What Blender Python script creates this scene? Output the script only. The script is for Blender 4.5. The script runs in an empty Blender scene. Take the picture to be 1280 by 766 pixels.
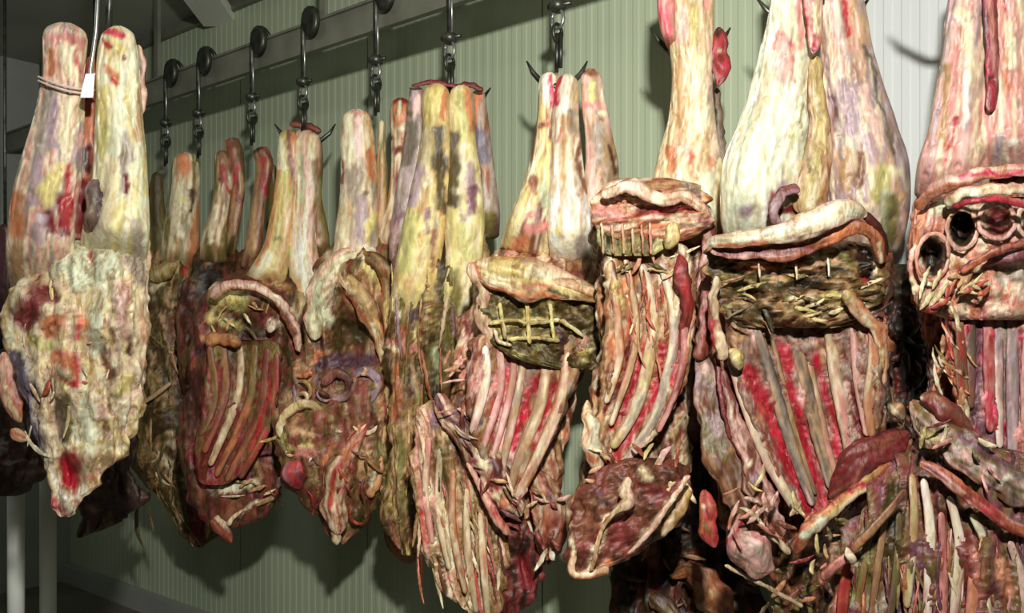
import bpy, math, random
import numpy as np
from mathutils import Vector

# ------------------------------------------------------------------ camera, light, exposure
F = 1100.0; CX = 640.0; HY = 425.0; CH = 1.41
scene = bpy.context.scene
col = scene.collection
cam_d = bpy.data.cameras.new('camera'); cam = bpy.data.objects.new('camera', cam_d); col.objects.link(cam)
cam.location = (0, 0, CH); cam.rotation_euler = (math.pi/2, 0, 0)
cam_d.sensor_width = 36; cam_d.lens = F/1280*36; cam_d.shift_y = (HY-383)/1280; cam_d.clip_start = .05
scene.camera = cam
w = bpy.data.worlds.new('world'); scene.world = w; w.use_nodes = True
w.node_tree.nodes['Background'].inputs[0].default_value = (.01, .012, .01, 1)
def area(name, loc, target, size, power, color, sy=None):
    l = bpy.data.lights.new(name, 'AREA'); l.size = size; l.energy = power; l.color = color
    if sy: l.shape = 'RECTANGLE'; l.size_y = sy
    o = bpy.data.objects.new(name, l); col.objects.link(o); o.location = loc
    o.rotation_euler = (Vector(target)-Vector(loc)).to_track_quat('-Z', 'Y').to_euler(); return o
area('camera_flash', (.12, -.05, CH+.8), (0.3, 2.6, 1.35), .10, 86, (1, .98, .93))
area('added_left_fill', (-2.3, 1.9, 2.92), (-2.3, 2.2, 0), 1.2, 9, (.96, 1, .95), .2)  # unseen fill light, added to lift the dark far left of the room
scene.view_settings.view_transform = 'Standard'; scene.view_settings.look = 'None'
scene.view_settings.exposure = 0.0; scene.view_settings.gamma = 1; scene.view_settings.use_curve_mapping = False

# ------------------------------------------------------------------ helpers
def P(px, py, Y): return ((px-CX)/F*Y, Y, CH-(py-HY)/F*Y)
def PA(px, py, Y):
    px = np.asarray(px, float); py = np.asarray(py, float); Y = np.asarray(Y, float)+0*px
    return np.stack([(px-CX)/F*Y, Y, CH-(py-HY)/F*Y], -1)
def hookY(px): return 3400.0/(px+700.0)

def srgb(c):
    c = np.asarray(c, float)/255.
    return np.where(c <= .04045, c/12.92, ((c+.055)/1.055)**2.4)
K = dict(WH=(240,238,228), CR=(226,216,184), FY=(208,196,128), YG=(182,180,116), OL=(112,106,58), OD=(58,56,28), PK=(202,138,132),
         LP=(216,180,172), RD=(178,26,52), HP=(196,48,82), RR=(172,50,54), DR=(112,30,36), MR=(128,58,58), BR=(122,78,56), DB=(62,34,28),
         PU=(112,78,92), DP=(66,44,60), LI=(166,146,156), GR=(156,146,134), DG=(98,90,78), OR=(192,122,84), TN=(182,148,108),
         GN=(168,178,146), BK=(24,18,12), LC=(214,222,196), PB=(104,100,118), DO=(84,74,42), SA=(214,150,116))
KL = {k: srgb(v) for k, v in K.items()}

def _h(ix, iy, iz, s):
    n = (ix*374761393 + iy*668265263 + iz*2147483647 + s*974634777) & 0xffffffff
    n = ((n ^ (n >> 13))*1274126177) & 0xffffffff
    return ((n ^ (n >> 16)) & 0xffff)/65535.0
def vnoise(x, y, z, s=0):
    x = np.asarray(x, float); y = np.asarray(y, float)+0*x; z = np.asarray(z, float)+0*x
    ix = np.floor(x).astype(np.int64); iy = np.floor(y).astype(np.int64); iz = np.floor(z).astype(np.int64)
    fx = x-ix; fy = y-iy; fz = z-iz
    fx = fx*fx*(3-2*fx); fy = fy*fy*(3-2*fy); fz = fz*fz*(3-2*fz)
    r = 0
    for a in (0, 1):
        for b in (0, 1):
            for c in (0, 1):
                r = r + _h(ix+a, iy+b, iz+c, s)*(fx if a else 1-fx)*(fy if b else 1-fy)*(fz if c else 1-fz)
    return r
def fbm(x, y, z=0, s=0, o=3):
    r = 0; a = 1; t = 0; x = np.asarray(x, float); y = np.asarray(y, float)+0*x
    for i in range(o):
        k = 2**i
        r = r + a*vnoise((x+y*.31*(1 if i % 2 else -1))*k, (y+.17*x*(i-.5))*k, z*k, s+i*17); t += a; a *= .55
    return r/t                       # 0..1, mean .5

def parse(txt):
    out = []
    for ln in txt.replace('\n', ';').split(';'):
        f = ln.split()
        if len(f) < 4: continue
        al = .92; c = f[0]
        if '*' in c: c, a = c.split('*'); al = float(a)
        v = [float(q) for q in f[2:]]
        out.append((KL[c], float(f[1]), np.array(v).reshape(-1, 2), al))
    return out
def relief(px, py, strokes):
    """fat and tendon stand proud of the muscle, hollows and clefts lie deeper (metres, + is deeper)"""
    h = np.zeros(len(px))
    for cc, wd, pts, al in strokes:
        lum = float(cc @ np.array([.2, .7, .1]))
        amt = .011 if lum < .06 else .007 if lum < .13 else (-.006 if lum > .5 else -.002 if lum > .3 else .002)
        if len(pts) == 1: d = np.hypot(px-pts[0, 0], py-pts[0, 1])
        else:
            d = np.full(len(px), 1e9)
            for p, q in zip(pts[:-1], pts[1:]):
                e = q-p; L = max((e**2).sum(), 1e-6); t = np.clip(((px-p[0])*e[0]+(py-p[1])*e[1])/L, 0, 1)
                d = np.minimum(d, np.hypot(px-p[0]-t*e[0], py-p[1]-t*e[1]))
        h += amt*min(1.6, .5+wd/9)*np.exp(-(d/(wd*.95+1))**2)
    return h
OLIVE_SHADE = [0.2]; CZ = [.5]
def crease(a, b, seed):
    n = fbm(a*.55, b*1.1, 2.5, seed+77, 3); m = fbm(a*1.1+9, b*1.7, 5.5, seed+78, 2)
    return np.exp(-((n-.5)/.028)**2)+.6*np.exp(-((m-.47)/.03)**2)
def colour(px, py, a, b, z, pal, strokes, seed):
    """albedo: palette mixed by fibre noise (a across, b along the fibres) with named patches of fat, muscle and membrane, and painted-in dark gaps and hollows"""
    n = fbm(a, b, z, seed, 4); n = np.clip((n-.5)*2.3+.5, 0, .9999)
    pl = np.array([KL[k] for k in pal.split()]); m = len(pl)-1
    if m == 0: c = np.repeat(pl, len(px), 0)
    else:
        t = n*m; i = t.astype(int); f = (t-i)[:, None]; c = pl[i]*(1-f)+pl[i+1]*f
    wx = px+(fbm(px*.09, py*.05, 3, seed+5)-.5)*15; wy = py+(fbm(px*.09, py*.05, 9, seed+8)-.5)*15
    g = fbm(px*.35, py*.14, 5, seed+3, 3)
    for cc, wd, pts, al in strokes:
        if len(pts) == 1: d = np.hypot(wx-pts[0, 0], wy-pts[0, 1])
        else:
            d = np.full(len(px), 1e9)
            for p, q in zip(pts[:-1], pts[1:]):
                e = q-p; L = max((e**2).sum(), 1e-6)
                t = np.clip(((wx-p[0])*e[0]+(wy-p[1])*e[1])/L, 0, 1)
                d = np.minimum(d, np.hypot(wx-p[0]-t*e[0], wy-p[1]-t*e[1]))
        k = np.clip((wd*1.35-d)/(wd*.8+1), 0, 1); k = k*k*(3-2*k)*al*(.8+.5*g)
        k = np.clip(k, 0, 1)[:, None]; c = c*(1-k)+cc*k
    gr = np.clip((fbm(px*.022, py*.012, 7, seed+60, 4)-.42)*3.2, 0, 1)*OLIVE_SHADE[0]  # dark olive shading of the bodies, painted into the colour as broad noise patches
    c = c*(1-gr[:, None])+c*np.array([.30, .22, .07])*gr[:, None]
    cz = np.clip(crease(a, b, seed), 0, 1)[:, None]*CZ[0]
    c = c*(1-cz)+(c*.35+np.array([.10, .035, .02]))*cz
    v = (.66+.68*fbm(a*2.5, b*2.5, z, seed+30, 2))[:, None]
    return np.clip(c*v, 0, .92)

# ------------------------------------------------------------------ materials
def mat(name, rough=.5, spec=.5, metal=0, base=(.5,.5,.5)):
    m = bpy.data.materials.new(name); m.use_nodes = True; b = m.node_tree.nodes['Principled BSDF']
    b.inputs['Base Color'].default_value = (*base, 1); b.inputs['Roughness'].default_value = rough
    b.inputs['Specular IOR Level'].default_value = spec; b.inputs['Metallic'].default_value = metal
    return m, m.node_tree, b
def meat_material(name, rough, bump, dark=(.56, .41, .28, 1), b2s=.42):
    m, nt, b = mat(name, rough, .45)
    at = nt.nodes.new('ShaderNodeAttribute'); at.attribute_name = 'Col'
    tc = nt.nodes.new('ShaderNodeTexCoord')
    mp = nt.nodes.new('ShaderNodeMapping'); mp.inputs['Scale'].default_value = (1, 1, .35)
    nz = nt.nodes.new('ShaderNodeTexNoise'); nz.inputs['Scale'].default_value = 160; nz.inputs['Detail'].default_value = 4
    rp = nt.nodes.new('ShaderNodeMapRange'); rp.inputs['To Min'].default_value = .8; rp.inputs['To Max'].default_value = 1.2
    mx = nt.nodes.new('ShaderNodeVectorMath'); mx.operation = 'SCALE'
    bp = nt.nodes.new('ShaderNodeBump'); bp.inputs['Strength'].default_value = bump; bp.inputs['Distance'].default_value = .004
    L = nt.links.new
    L(tc.outputs['Object'], mp.inputs[0]); L(mp.outputs[0], nz.inputs['Vector']); L(nz.outputs['Fac'], rp.inputs['Value'])
    L(at.outputs['Color'], mx.inputs[0]); L(rp.outputs[0], mx.inputs['Scale']); L(mx.outputs[0], b.inputs['Base Color'])
    L(nz.outputs['Fac'], bp.inputs['Height']); L(bp.outputs[0], b.inputs['Normal'])
    n2 = nt.nodes.new('ShaderNodeTexNoise'); n2.inputs['Scale'].default_value = 52; n2.inputs['Detail'].default_value = 6; n2.inputs['Roughness'].default_value = .62; n2.inputs['Distortion'].default_value = 1.2
    cr = nt.nodes.new('ShaderNodeValToRGB'); e = cr.color_ramp.elements; e[0].position = .36; e[0].color = dark; e[1].position = .56; e[1].color = (1.06, 1.04, 1, 1)
    m2 = nt.nodes.new('ShaderNodeVectorMath'); m2.operation = 'MULTIPLY'
    b2 = nt.nodes.new('ShaderNodeBump'); b2.inputs['Strength'].default_value = b2s; b2.inputs['Distance'].default_value = .006
    L(mp.outputs[0], n2.inputs['Vector']); L(n2.outputs['Fac'], cr.inputs[0]); L(mx.outputs[0], m2.inputs[0]); L(cr.outputs[0], m2.inputs[1]); L(m2.outputs[0], b.inputs['Base Color'])
    L(n2.outputs['Fac'], b2.inputs['Height']); L(bp.outputs[0], b2.inputs['Normal']); L(b2.outputs[0], b.inputs['Normal'])
    b.inputs['Subsurface Weight'].default_value = .06; b.inputs['Subsurface Radius'].default_value = (.012, .004, .002)
    return m
MEAT = meat_material('moist_meat', .45, .3)
FAT = meat_material('smooth_fat', .42, .18, (.80, .72, .62, 1), .25)
def noisy(name, c0, c1, scale, rough, spec=.4, metal=0, bump=.1, stretch=(1,1,1)):
    m, nt, b = mat(name, rough, spec, metal)
    tc = nt.nodes.new('ShaderNodeTexCoord'); mp = nt.nodes.new('ShaderNodeMapping'); mp.inputs['Scale'].default_value = stretch
    nz = nt.nodes.new('ShaderNodeTexNoise'); nz.inputs['Scale'].default_value = scale; nz.inputs['Detail'].default_value = 5
    cr = nt.nodes.new('ShaderNodeValToRGB'); cr.color_ramp.elements[0].position = .3; cr.color_ramp.elements[1].position = .7
    cr.color_ramp.elements[0].color = (*srgb(c0), 1); cr.color_ramp.elements[1].color = (*srgb(c1), 1)
    bp = nt.nodes.new('ShaderNodeBump'); bp.inputs['Strength'].default_value = bump; bp.inputs['Distance'].default_value = .003
    L = nt.links.new
    L(tc.outputs['Object'], mp.inputs[0]); L(mp.outputs[0], nz.inputs['Vector']); L(nz.outputs['Fac'], cr.inputs[0])
    L(cr.outputs[0], b.inputs['Base Color']); L(nz.outputs['Fac'], bp.inputs['Height']); L(bp.outputs[0], b.inputs['Normal'])
    return m
M_wall = noisy('sage_sheet_cladding', (160,172,144), (174,184,157), 3, .55, .25, 0, .05, (1,1,.15))
M_wall2 = noisy('white_sheet_cladding', (186,190,188), (196,200,198), 3, .5, .25, 0, .05, (1,1,.15))
M_dark = noisy('grey_plaster', (134,138,134), (156,158,150), 2.5, .8, .2)
M_ceil = noisy('dull_ceiling_sheet', (150,154,140), (170,172,158), 2, .75, .2)
M_floor = noisy('wet_concrete_floor', (84,82,72), (112,108,96), 3, .45, .4)
M_rail = noisy('painted_steel_rail', (104,106,92), (134,134,118), 8, .5, .4, .3)
M_steel = noisy('dark_hook_steel', (44,46,40), (92,94,84), 30, .38, .5, .75)
M_bright = noisy('bright_galvanised_steel', (150,152,148), (190,192,186), 30, .3, .5, .85)
M_tag = noisy('white_plastic_tag', (225,232,240), (245,247,250), 10, .4)
M_string = noisy('butcher_string', (190,165,155), (215,195,185), 90, .8)
M_lamp = noisy('frosted_lamp_cover', (236,240,228), (244,246,238), 6, .4)

# ------------------------------------------------------------------ object plumbing
def mesh_obj(name, V, Fc, m, parent=None, cols=None, smooth=True):
    me = bpy.data.meshes.new(name); V = np.asarray(V, float)
    me.from_pydata(V.tolist(), [], Fc)
    if cols is not None:
        at = me.color_attributes.new('Col', 'FLOAT_COLOR', 'POINT')
        at.data.foreach_set('color', np.concatenate([cols, np.ones((len(cols), 1))], 1).astype(np.float32).ravel())
    if smooth: me.polygons.foreach_set('use_smooth', [True]*len(me.polygons))
    me.materials.append(m); me.update()
    o = bpy.data.objects.new(name, me); col.objects.link(o)
    if parent:
        o.parent = parent; bpy.context.view_layer.update()
        o.matrix_parent_inverse = ROOTM[root_of(parent)].inverted()
    return o
from mathutils import Matrix
ROOTM = {}
def root_of(o):
    while o.parent: o = o.parent
    return o.name
def thing(name, label, cat, loc, group=None):
    o = bpy.data.objects.new(name, None); col.objects.link(o); o.location = loc; o.empty_display_size = .05
    o['label'] = label; o['category'] = cat
    if group: o['group'] = group
    ROOTM[o.name] = Matrix.Translation(loc)
    return o
def mk(name, V, Fc, m, root, parent=None, cols=None, smooth=True):
    """mesh with its vertices stored relative to its thing's base"""
    loc = np.array(root.location); o = None
    me = bpy.data.meshes.new(name); me.from_pydata((np.asarray(V, float)-loc).tolist(), [], Fc)
    if cols is not None:
        at = me.color_attributes.new('Col', 'FLOAT_COLOR', 'POINT')
        at.data.foreach_set('color', np.concatenate([cols, np.ones((len(cols), 1))], 1).astype(np.float32).ravel())
    if smooth: me.polygons.foreach_set('use_smooth', [True]*len(me.polygons))
    me.materials.append(m); me.update()
    o = bpy.data.objects.new(name, me); col.objects.link(o); o.parent = parent or root
    return o
def grid_faces(n, m, base=0):
    Fc = []
    for i in range(n-1):
        a = base+i*m; b = a+m
        for j in range(m):
            k = (j+1) % m; Fc.append((a+j, a+k, b+k, b+j))
    return Fc
def crom(X, n):
    """Catmull-Rom through rows of X, n samples; parameter by first-two-column distance"""
    X = np.asarray(X, float)
    d = np.r_[0, np.cumsum(np.maximum(np.hypot(*(X[1:, :2]-X[:-1, :2]).T), 1e-3))]; t = np.linspace(0, d[-1], n)
    i = np.clip(np.searchsorted(d, t, 'right')-1, 0, len(X)-2)
    h = (d[i+1]-d[i]); u = ((t-d[i])/h)[:, None]; h = h[:, None]
    T = np.zeros_like(X); T[1:-1] = (X[2:]-X[:-2])/(d[2:]-d[:-2])[:, None]; T[0] = (X[1]-X[0])/(d[1]-d[0]); T[-1] = (X[-1]-X[-2])/(d[-1]-d[-2])
    return (2*u**3-3*u**2+1)*X[i]+(u**3-2*u**2+u)*h*T[i]+(-2*u**3+3*u**2)*X[i+1]+(u**3-u**2)*h*T[i+1], t

RES = 2.3
EDGE = [None]
_seed = [11]
class Beast:
    """one hanging carcass; outlines are measured in photograph pixels at the carcass's own distance Y and turned to metres"""
    def __init__(s, name, label, hx, hy, Y, gain, group='carcasses hanging along the wall', olive_shade=.8):
        OLIVE_SHADE[0] = olive_shade
        s.Y = Y; s.g = gain; s.root = thing(name, label, 'carcass', P(hx, hy, Y), group); s.front = None
    def _emit(s, name, px, py, dep, n, m, ca, cb, pal, st, seed, parent, label, k=1.0):
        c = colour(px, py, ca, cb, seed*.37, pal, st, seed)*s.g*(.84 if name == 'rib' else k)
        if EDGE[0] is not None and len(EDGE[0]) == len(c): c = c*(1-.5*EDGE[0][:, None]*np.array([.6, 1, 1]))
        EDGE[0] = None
        c = np.clip(c, 0, .9); V = PA(px, py, s.Y+dep)
        Fc = grid_faces(n, m)
        V = np.vstack([V, V[:m].mean(0), V[-m:].mean(0)]); c = np.vstack([c, c[:m].mean(0), c[-m:].mean(0)])
        a = n*m
        Fc += [(a, (j+1) % m, j) for j in range(m)]+[(a+1, (n-1)*m+j, (n-1)*m+(j+1) % m) for j in range(m)]
        o = mk(name, V, Fc, FAT if k > 1 else MEAT, s.root, parent, c)
        if label: o['label'] = label
        return o
    def body(s, name, rows, pal, paint='', d=0, bf=.6, bb=.6, amp=.010, rag=2.5, fx=.10, fy=.022, ang=0, lumps='', parent=None, label=None, hollow=0, cap=True, relk=1.0):
        """rows: y, left x, right x [, extra depth m]; bf/bb front and back bulge as a share of half width; hollow > 0 dishes the front"""
        _seed[0] += 7; seed = _seed[0]
        R = [(r[0], 0, r[1], r[2], (r[3] if len(r) > 3 else 0)) for r in rows]
        n = max(6, int((rows[-1][0]-rows[0][0])/RES)); Q, _ = crom(R, n)
        y = Q[:, 0]; xl = Q[:, 2]; xr = Q[:, 3]; dd = Q[:, 4]+d
        xl = xl+(fbm(y*.07, 0, 1, seed)-.5)*rag*4; xr = xr+(fbm(y*.07, 0, 2, seed+1)-.5)*rag*4
        xc = (xl+xr)/2; hw = np.maximum((xr-xl)/2, 1)
        L = rows[-1][0]-rows[0][0]; ce = min(14, L*.2, hw.mean()*.8)
        e = np.minimum(np.clip((y-y[0])/ce, 0, 1), np.clip((y[-1]-y)/ce, 0, 1)); rnd = np.sqrt(np.clip(1-(1-e)**2, .03, 1)) if cap else 1+0*e
        rx = .55+.45*rnd
        m = int(np.clip(hw.max()*3.4/RES, 14, 190)); th = np.linspace(0, 2*np.pi, m, endpoint=False)
        ct, sn = np.cos(th), np.sin(th); cs = np.sign(ct)*np.abs(ct)**.9
        px = xc[:, None]+(hw*rx)[:, None]*cs[None]; py = y[:, None]+0*px
        if name == 'torso': dd = dd+.10*np.clip(1-(y-y[0])/55, 0, 1)**1.6
        hm = (hw*rnd)*s.Y/F
        f = np.where(sn > 0, -bf*sn*hm[:, None], bb*-sn*hm[:, None])
        if hollow: f = f+np.where(sn > 0, hollow*np.maximum(0, 1-cs**2*1.15)**1.2*hm[:, None], 0)
        px = px.ravel(); py = py.ravel(); CT = np.tile(cs, n); SN = np.tile(sn, n)
        ca = (px*math.cos(ang)+py*math.sin(ang)); cb = (-px*math.sin(ang)+py*math.cos(ang))
        nz = fbm(ca*fx, cb*fy, SN*.8, seed+2, 3)-.5; nz2 = fbm(px*.02, py*.02, SN, seed+4, 2)-.5
        A = amp*(2.6*nz+2.0*nz2)*2*np.repeat(rnd, m)
        dep = (f+dd[:, None]).ravel()-A*np.abs(SN)*np.sign(SN+1e-9)
        px = px+A*CT*F/s.Y*.6
        st_ = parse(paint); rr = (relief(px, py, st_)*relk+.008*crease(ca*fx, cb*fy, seed))*(SN > 0)*np.abs(SN)**.5; dep = dep+rr
        for t in lumps.split(';'):
            q = t.split()
            if len(q) < 4: continue
            lx, ly, r, am = map(float, q[:4]); ry = float(q[4]) if len(q) > 4 else r
            dep -= np.where(SN > 0, am*np.exp(-((px-lx)/r)**2-((py-ly)/ry)**2), 0)
        def dep_at(x, yy):
            a = np.interp(yy, y, xc); h = np.interp(yy, y, hw); u = np.clip((x-a)/h, -.98, .98); k = math.sqrt(1-u*u)
            hmm = h*s.Y/F
            return np.interp(yy, y, dd)-bf*k*hmm+hollow*max(0, 1-u*u*1.15)**1.2*hmm
        s.front = dep_at
        o = s._emit(name, px, py, dep, n, m, ca*fx, cb*fy, pal, parse(paint), seed, parent, label)
        return o
    def limb(s, name, pts, pal, paint='', d=0, t=None, amp=None, parent=None, label=None, fx=.13, fy=.010, join=None):
        """pts: x, y, half width px [, extra depth m] along a path; round, tapering"""
        _seed[0] += 7; seed = _seed[0]
        R = np.array([(p[0], p[1], p[2], (p[3] if len(p) > 3 else 0)) for p in pts], float)
        L = np.hypot(*(R[1:, :2]-R[:-1, :2]).T).sum(); n = max(6, int(L/RES)); Q, tt = crom(R, n)
        x, y, hw, dd = Q.T; hw = np.maximum(hw, .8); dd = dd+d
        tx = np.gradient(x); ty = np.gradient(y); l = np.hypot(tx, ty)+1e-9; nx, ny = -ty/l, tx/l
        sgn = -1.0
        big = name.startswith('hind') or name == 'shank'; smooth_ = big or name in ('folded_flap', 'rib', 'red_bone', 'long_bone', 'groin_strip')
        if t is None: t = .8 if big else .42
        rb = name == 'rib'; kA = (.05 if big else .05 if rb else .10 if smooth_ else .2) if amp is None else min(.3, amp/(hw.mean()*s.Y/F))
        irr = .03 if big else .05 if rb else .10 if smooth_ else .30
        hw = hw*(1+irr*2*(fbm(tt/(hw.mean()*1.5+2), seed*.7, 0, seed, 2)-.5)); jx = irr*hw*1.4*(fbm(tt/(hw.mean()*2+2), 5, 0, seed+9, 2)-.5)*2
        x = x+nx*jx; y = y+ny*jx
        ce = min(hw.mean()*(.35 if big else 1), L*.3)+.5; e = np.minimum(np.clip(tt/ce, 0, 1), np.clip((L-tt)/ce, 0, 1)); rnd = np.sqrt(np.clip(1-(1-e)**2, .08, 1))
        m = int(np.clip(hw.max()*4.2/RES, 8, 120)); th = np.linspace(0, 2*np.pi, m, endpoint=False); ct, sn = np.cos(th), np.sin(th)
        hwr = (hw*rnd)[:, None]
        px = (x[:, None]+nx[:, None]*sgn*hwr*ct); py = (y[:, None]+ny[:, None]*sgn*hwr*ct)
        dep = dd[:, None]-t*hwr*s.Y/F*sn
        CT = np.tile(ct, n); SN = np.tile(sn, n); px = px.ravel(); py = py.ravel(); dep = dep.ravel()
        S = np.repeat(tt, m); H = np.repeat(hw, m)
        ca = CT*H+SN*.3*H; cb = S
        kx = 2.2 if big else 1.3
        nz = fbm(CT*kx, S/(H.mean()*(3.0 if big else 1.6)), SN*kx, seed+2, 3)-.5
        A = kA*H*s.Y/F*3.2*nz*np.repeat(rnd, m)
        if paint: dep = dep+relief(px, py, parse(paint))*(SN > 0)*np.abs(SN)**.5*.6
        dep = dep+np.minimum(.006, (.03 if rb else .10)*H*s.Y/F)*crease(ca*fx, cb*fy, seed)*(SN > 0)
        if name == 'hind_leg': dep = dep+np.repeat(.09*np.clip((tt/L-.82)/.18, 0, 1)**1.5, m)
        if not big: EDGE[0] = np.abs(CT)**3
        dep = dep-A*SN; px = px+A*CT*np.repeat(nx*sgn, m)*F/s.Y; py = py+A*CT*np.repeat(ny*sgn, m)*F/s.Y
        if join is not None:
            join.append((px, py, dep, n, m, ca*fx, cb*fy, pal, seed)); return None
        gk = OLIVE_SHADE[0]
        if big: OLIVE_SHADE[0] = gk*.6; CZ[0] = .22
        if rb: OLIVE_SHADE[0] = gk*.45; CZ[0] = .2
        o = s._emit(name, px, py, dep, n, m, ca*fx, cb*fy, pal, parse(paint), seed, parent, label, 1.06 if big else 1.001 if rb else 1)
        OLIVE_SHADE[0] = gk; CZ[0] = .5; return o
    def joined(s, name, J, paint='', parent=None, label=None):
        Vs, Cs, Fs = [], [], []; b = 0; st = parse(paint)
        for px, py, dep, n, m, ca, cb, pal, seed in J:
            c = np.clip(colour(px, py, ca, cb, seed*.37, pal, st, seed)*s.g, 0, .9); V = PA(px, py, s.Y+dep)
            V = np.vstack([V, V[:m].mean(0), V[-m:].mean(0)]); c = np.vstack([c, c[:m].mean(0), c[-m:].mean(0)])
            Fc = grid_faces(n, m, b); a = b+n*m
            Fc += [(a, b+(j+1) % m, b+j) for j in range(m)]+[(a+1, b+(n-1)*m+j, b+(n-1)*m+(j+1) % m) for j in range(m)]
            Vs.append(V); Cs.append(c); Fs += Fc; b += len(V)
        o = mk(name, np.vstack(Vs), Fs, MEAT, s.root, parent, np.vstack(Cs)); o['kind'] = 'stuff'
        if label: o['label'] = label
        return o
    def shreds(s, name, x0, y0, x1, y1, n, L, hw, ang, pals, d=0, seed=1, curl=.35, use_front=True, spread=.35, parent=None, poly=None, label=None):
        """torn shreds and strands of fat, sinew and membrane lying over an area: too many and too tangled to count"""
        rnd = random.Random(seed); J = []
        for i in range(int(n*(.38 if L < 30 else .55))):
            x = rnd.uniform(x0, x1); y = rnd.uniform(y0, y1)
            if poly is not None and not poly(x, y): continue
            a = ang+rnd.gauss(0, spread); l = L*rnd.uniform(.7, 1.7)*(1.4 if L < 30 else 1); h = hw*rnd.uniform(.5, 1.15)*(.85 if L < 30 else 1); pts = []; k = rnd.gauss(0, curl)
            N = 5
            for j in range(N):
                dz = (s.front(x, y) if use_front and s.front else 0)+d+rnd.uniform(0, .012)
                pts.append((x, y, h*(.25+.8*math.sin(math.pi*(j+.15)/(N-.7))), dz)); x += math.cos(a)*l/N; y += math.sin(a)*l/N; a += k/N*2
            s.limb('', pts, rnd.choice(pals), t=.4, join=J)
        return s.joined(name, J, '', parent, label)
    def ribs(s, cage, lst, pals, hw=5, lift=.001, front=None):
        front = front or s.front
        for i, p in enumerate(lst):
            q = np.array(p, float).reshape(-1, 2); Q, _ = crom(np.c_[q, np.zeros(len(q))], 7); h = hw[i] if isinstance(hw, (list, tuple)) else hw
            pts = [(a[0], a[1], h*1.22*(.75+.3*math.sin(math.pi*k/6)), front(a[0], a[1])-lift) for k, a in enumerate(Q)]
            s.limb('rib', pts, pals[i % len(pals)], t=.32, parent=cage, fx=.2, fy=.02)

# ------------------------------------------------------------------ the room
dv = np.array([-1340., 1100.]); dv /= np.hypot(*dv); nv = np.array([-dv[1]*-1, 0]); nv = np.array([dv[1], -dv[0]])
WD = 4080*float(dv[1])/1100*1.0
def W(s_, dist, z): q = nv*dist+dv*s_; return (q[0], q[1], z)
ZC = 2.99; S0, S1 = -2.6, 5.3; BK = -2.2
def struct(name, V, Fc, m, smooth=False):
    o = mesh_obj(name, V, Fc, m, None, None, smooth); o['kind'] = 'structure'; return o
def slab(name, s0, s1, d0, d1, z0, z1, m, parent=None):
    V = [W(a, b, c) for a in (s0, s1) for b in (d0, d1) for c in (z0, z1)]
    Fc = [(0,1,3,2),(4,6,7,5),(0,4,5,1),(2,3,7,6),(0,2,6,4),(1,5,7,3)]
    if parent is None: return struct(name, V, Fc, m)
    o = mesh_obj(name, V, Fc, m, None, None, False); o.parent = parent; return o
slab('floor', S0-.1, S1+.1, BK-.1, WD+.2, -.1, 0, M_floor)
slab('ceiling', S0-.1, S1+.1, BK-.1, WD+.2, ZC, ZC+.1, M_ceil)
wb = slab('wall_right', S0-.1, S1+.1, WD+.03, WD+.15, 0, ZC, M_dark)
slab('wall_left', S0-.1, S1+.1, BK-.1, BK, 0, ZC, M_dark)
slab('wall_back', S1, S1+.1, BK, WD+.03, 0, ZC, M_dark)
slab('wall_front', S0-.1, S0, BK, WD+.03, 0, ZC, M_dark)
# ribbed cladding sheets, each a part of the wall
PWID = .88; NR = 20
s_ = S0; k = 0
while s_ < S1-.01:
    e_ = min(s_+PWID, S1); prof = []
    nr = max(2, int(round((e_-s_-.006)/.044))); wd_ = (e_-s_-.006)/nr
    for i in range(nr):
        a = s_+.003+i*wd_
        prof += [(a, 0), (a+wd_*.42, 0), (a+wd_*.5, .0016), (a+wd_*.92, .0016), (a+wd_, 0)]
    V = [];
    for a, h in prof: V += [W(a, WD-h, .0), W(a, WD-h, ZC)]
    n_ = len(prof); Fc = [(2*i, 2*i+2, 2*i+3, 2*i+1) for i in range(n_-1)]
    b0 = len(V); V += [W(s_+.003, WD+.028, 0), W(s_+.003, WD+.028, ZC), W(e_-.003, WD+.028, 0), W(e_-.003, WD+.028, ZC)]
    Fc += [(b0, 0, 1, b0+1), (2*n_-2, b0+2, b0+3, 2*n_-1)]
    pxm = None
    o = mesh_obj('cladding_sheet', V, Fc, M_wall2 if e_ < 1.28 else M_wall, None, None, False); o.parent = wb
    s_ = e_; k += 1
slab('trim_1', S0, S1, WD-.05, WD-.001, 0, .10, M_dark)
slab('trim_2', S0, S1, WD-.03, WD-.005, ZC-.05, ZC, M_rail)

# overhead rail on brackets, in front of the wall
HD = 3400*float(dv[1])/1100
KZ = 3400/1100.
rail = thing('overhead_rail', 'flat painted steel rail carrying the meat hooks above the row', 'rail', W(1, HD, ZC), None)
def rbox(name, root, s0, s1, d0, d1, z0, z1, m, parent=None):
    V = [W(a, b, c) for a in (s0, s1) for b in (d0, d1) for c in (z0, z1)]
    return mk(name, V, [(0,1,3,2),(4,6,7,5),(0,4,5,1),(2,3,7,6),(0,2,6,4),(1,5,7,3)], m, root, parent, None, False)
rbox('rail_bar', rail, S0+.02, S1-.02, HD+.03, HD+.055, CH+.337*KZ, CH+.368*KZ, M_rail)
rbox('top_flange', rail, S0+.02, S1-.02, HD+.02, HD+.065, CH+.368*KZ, CH+.371*KZ, M_rail)
for a in np.arange(S0+.5, S1, 1.15):
    rbox('hanger', rail, a, a+.03, HD+.035, HD+.05, CH+.371*KZ, ZC, M_rail)
cond = thing('wall_channel', 'pale steel channel running along the ribbed wall above the carcasses', 'rail', W(1, WD, 2.4), None)
rbox('channel_bar', cond, S0+.02, S1-.02, WD-.03, WD-.004, CH+.338*KZ*1.2, CH+.356*KZ*1.2, M_rail)
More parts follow.
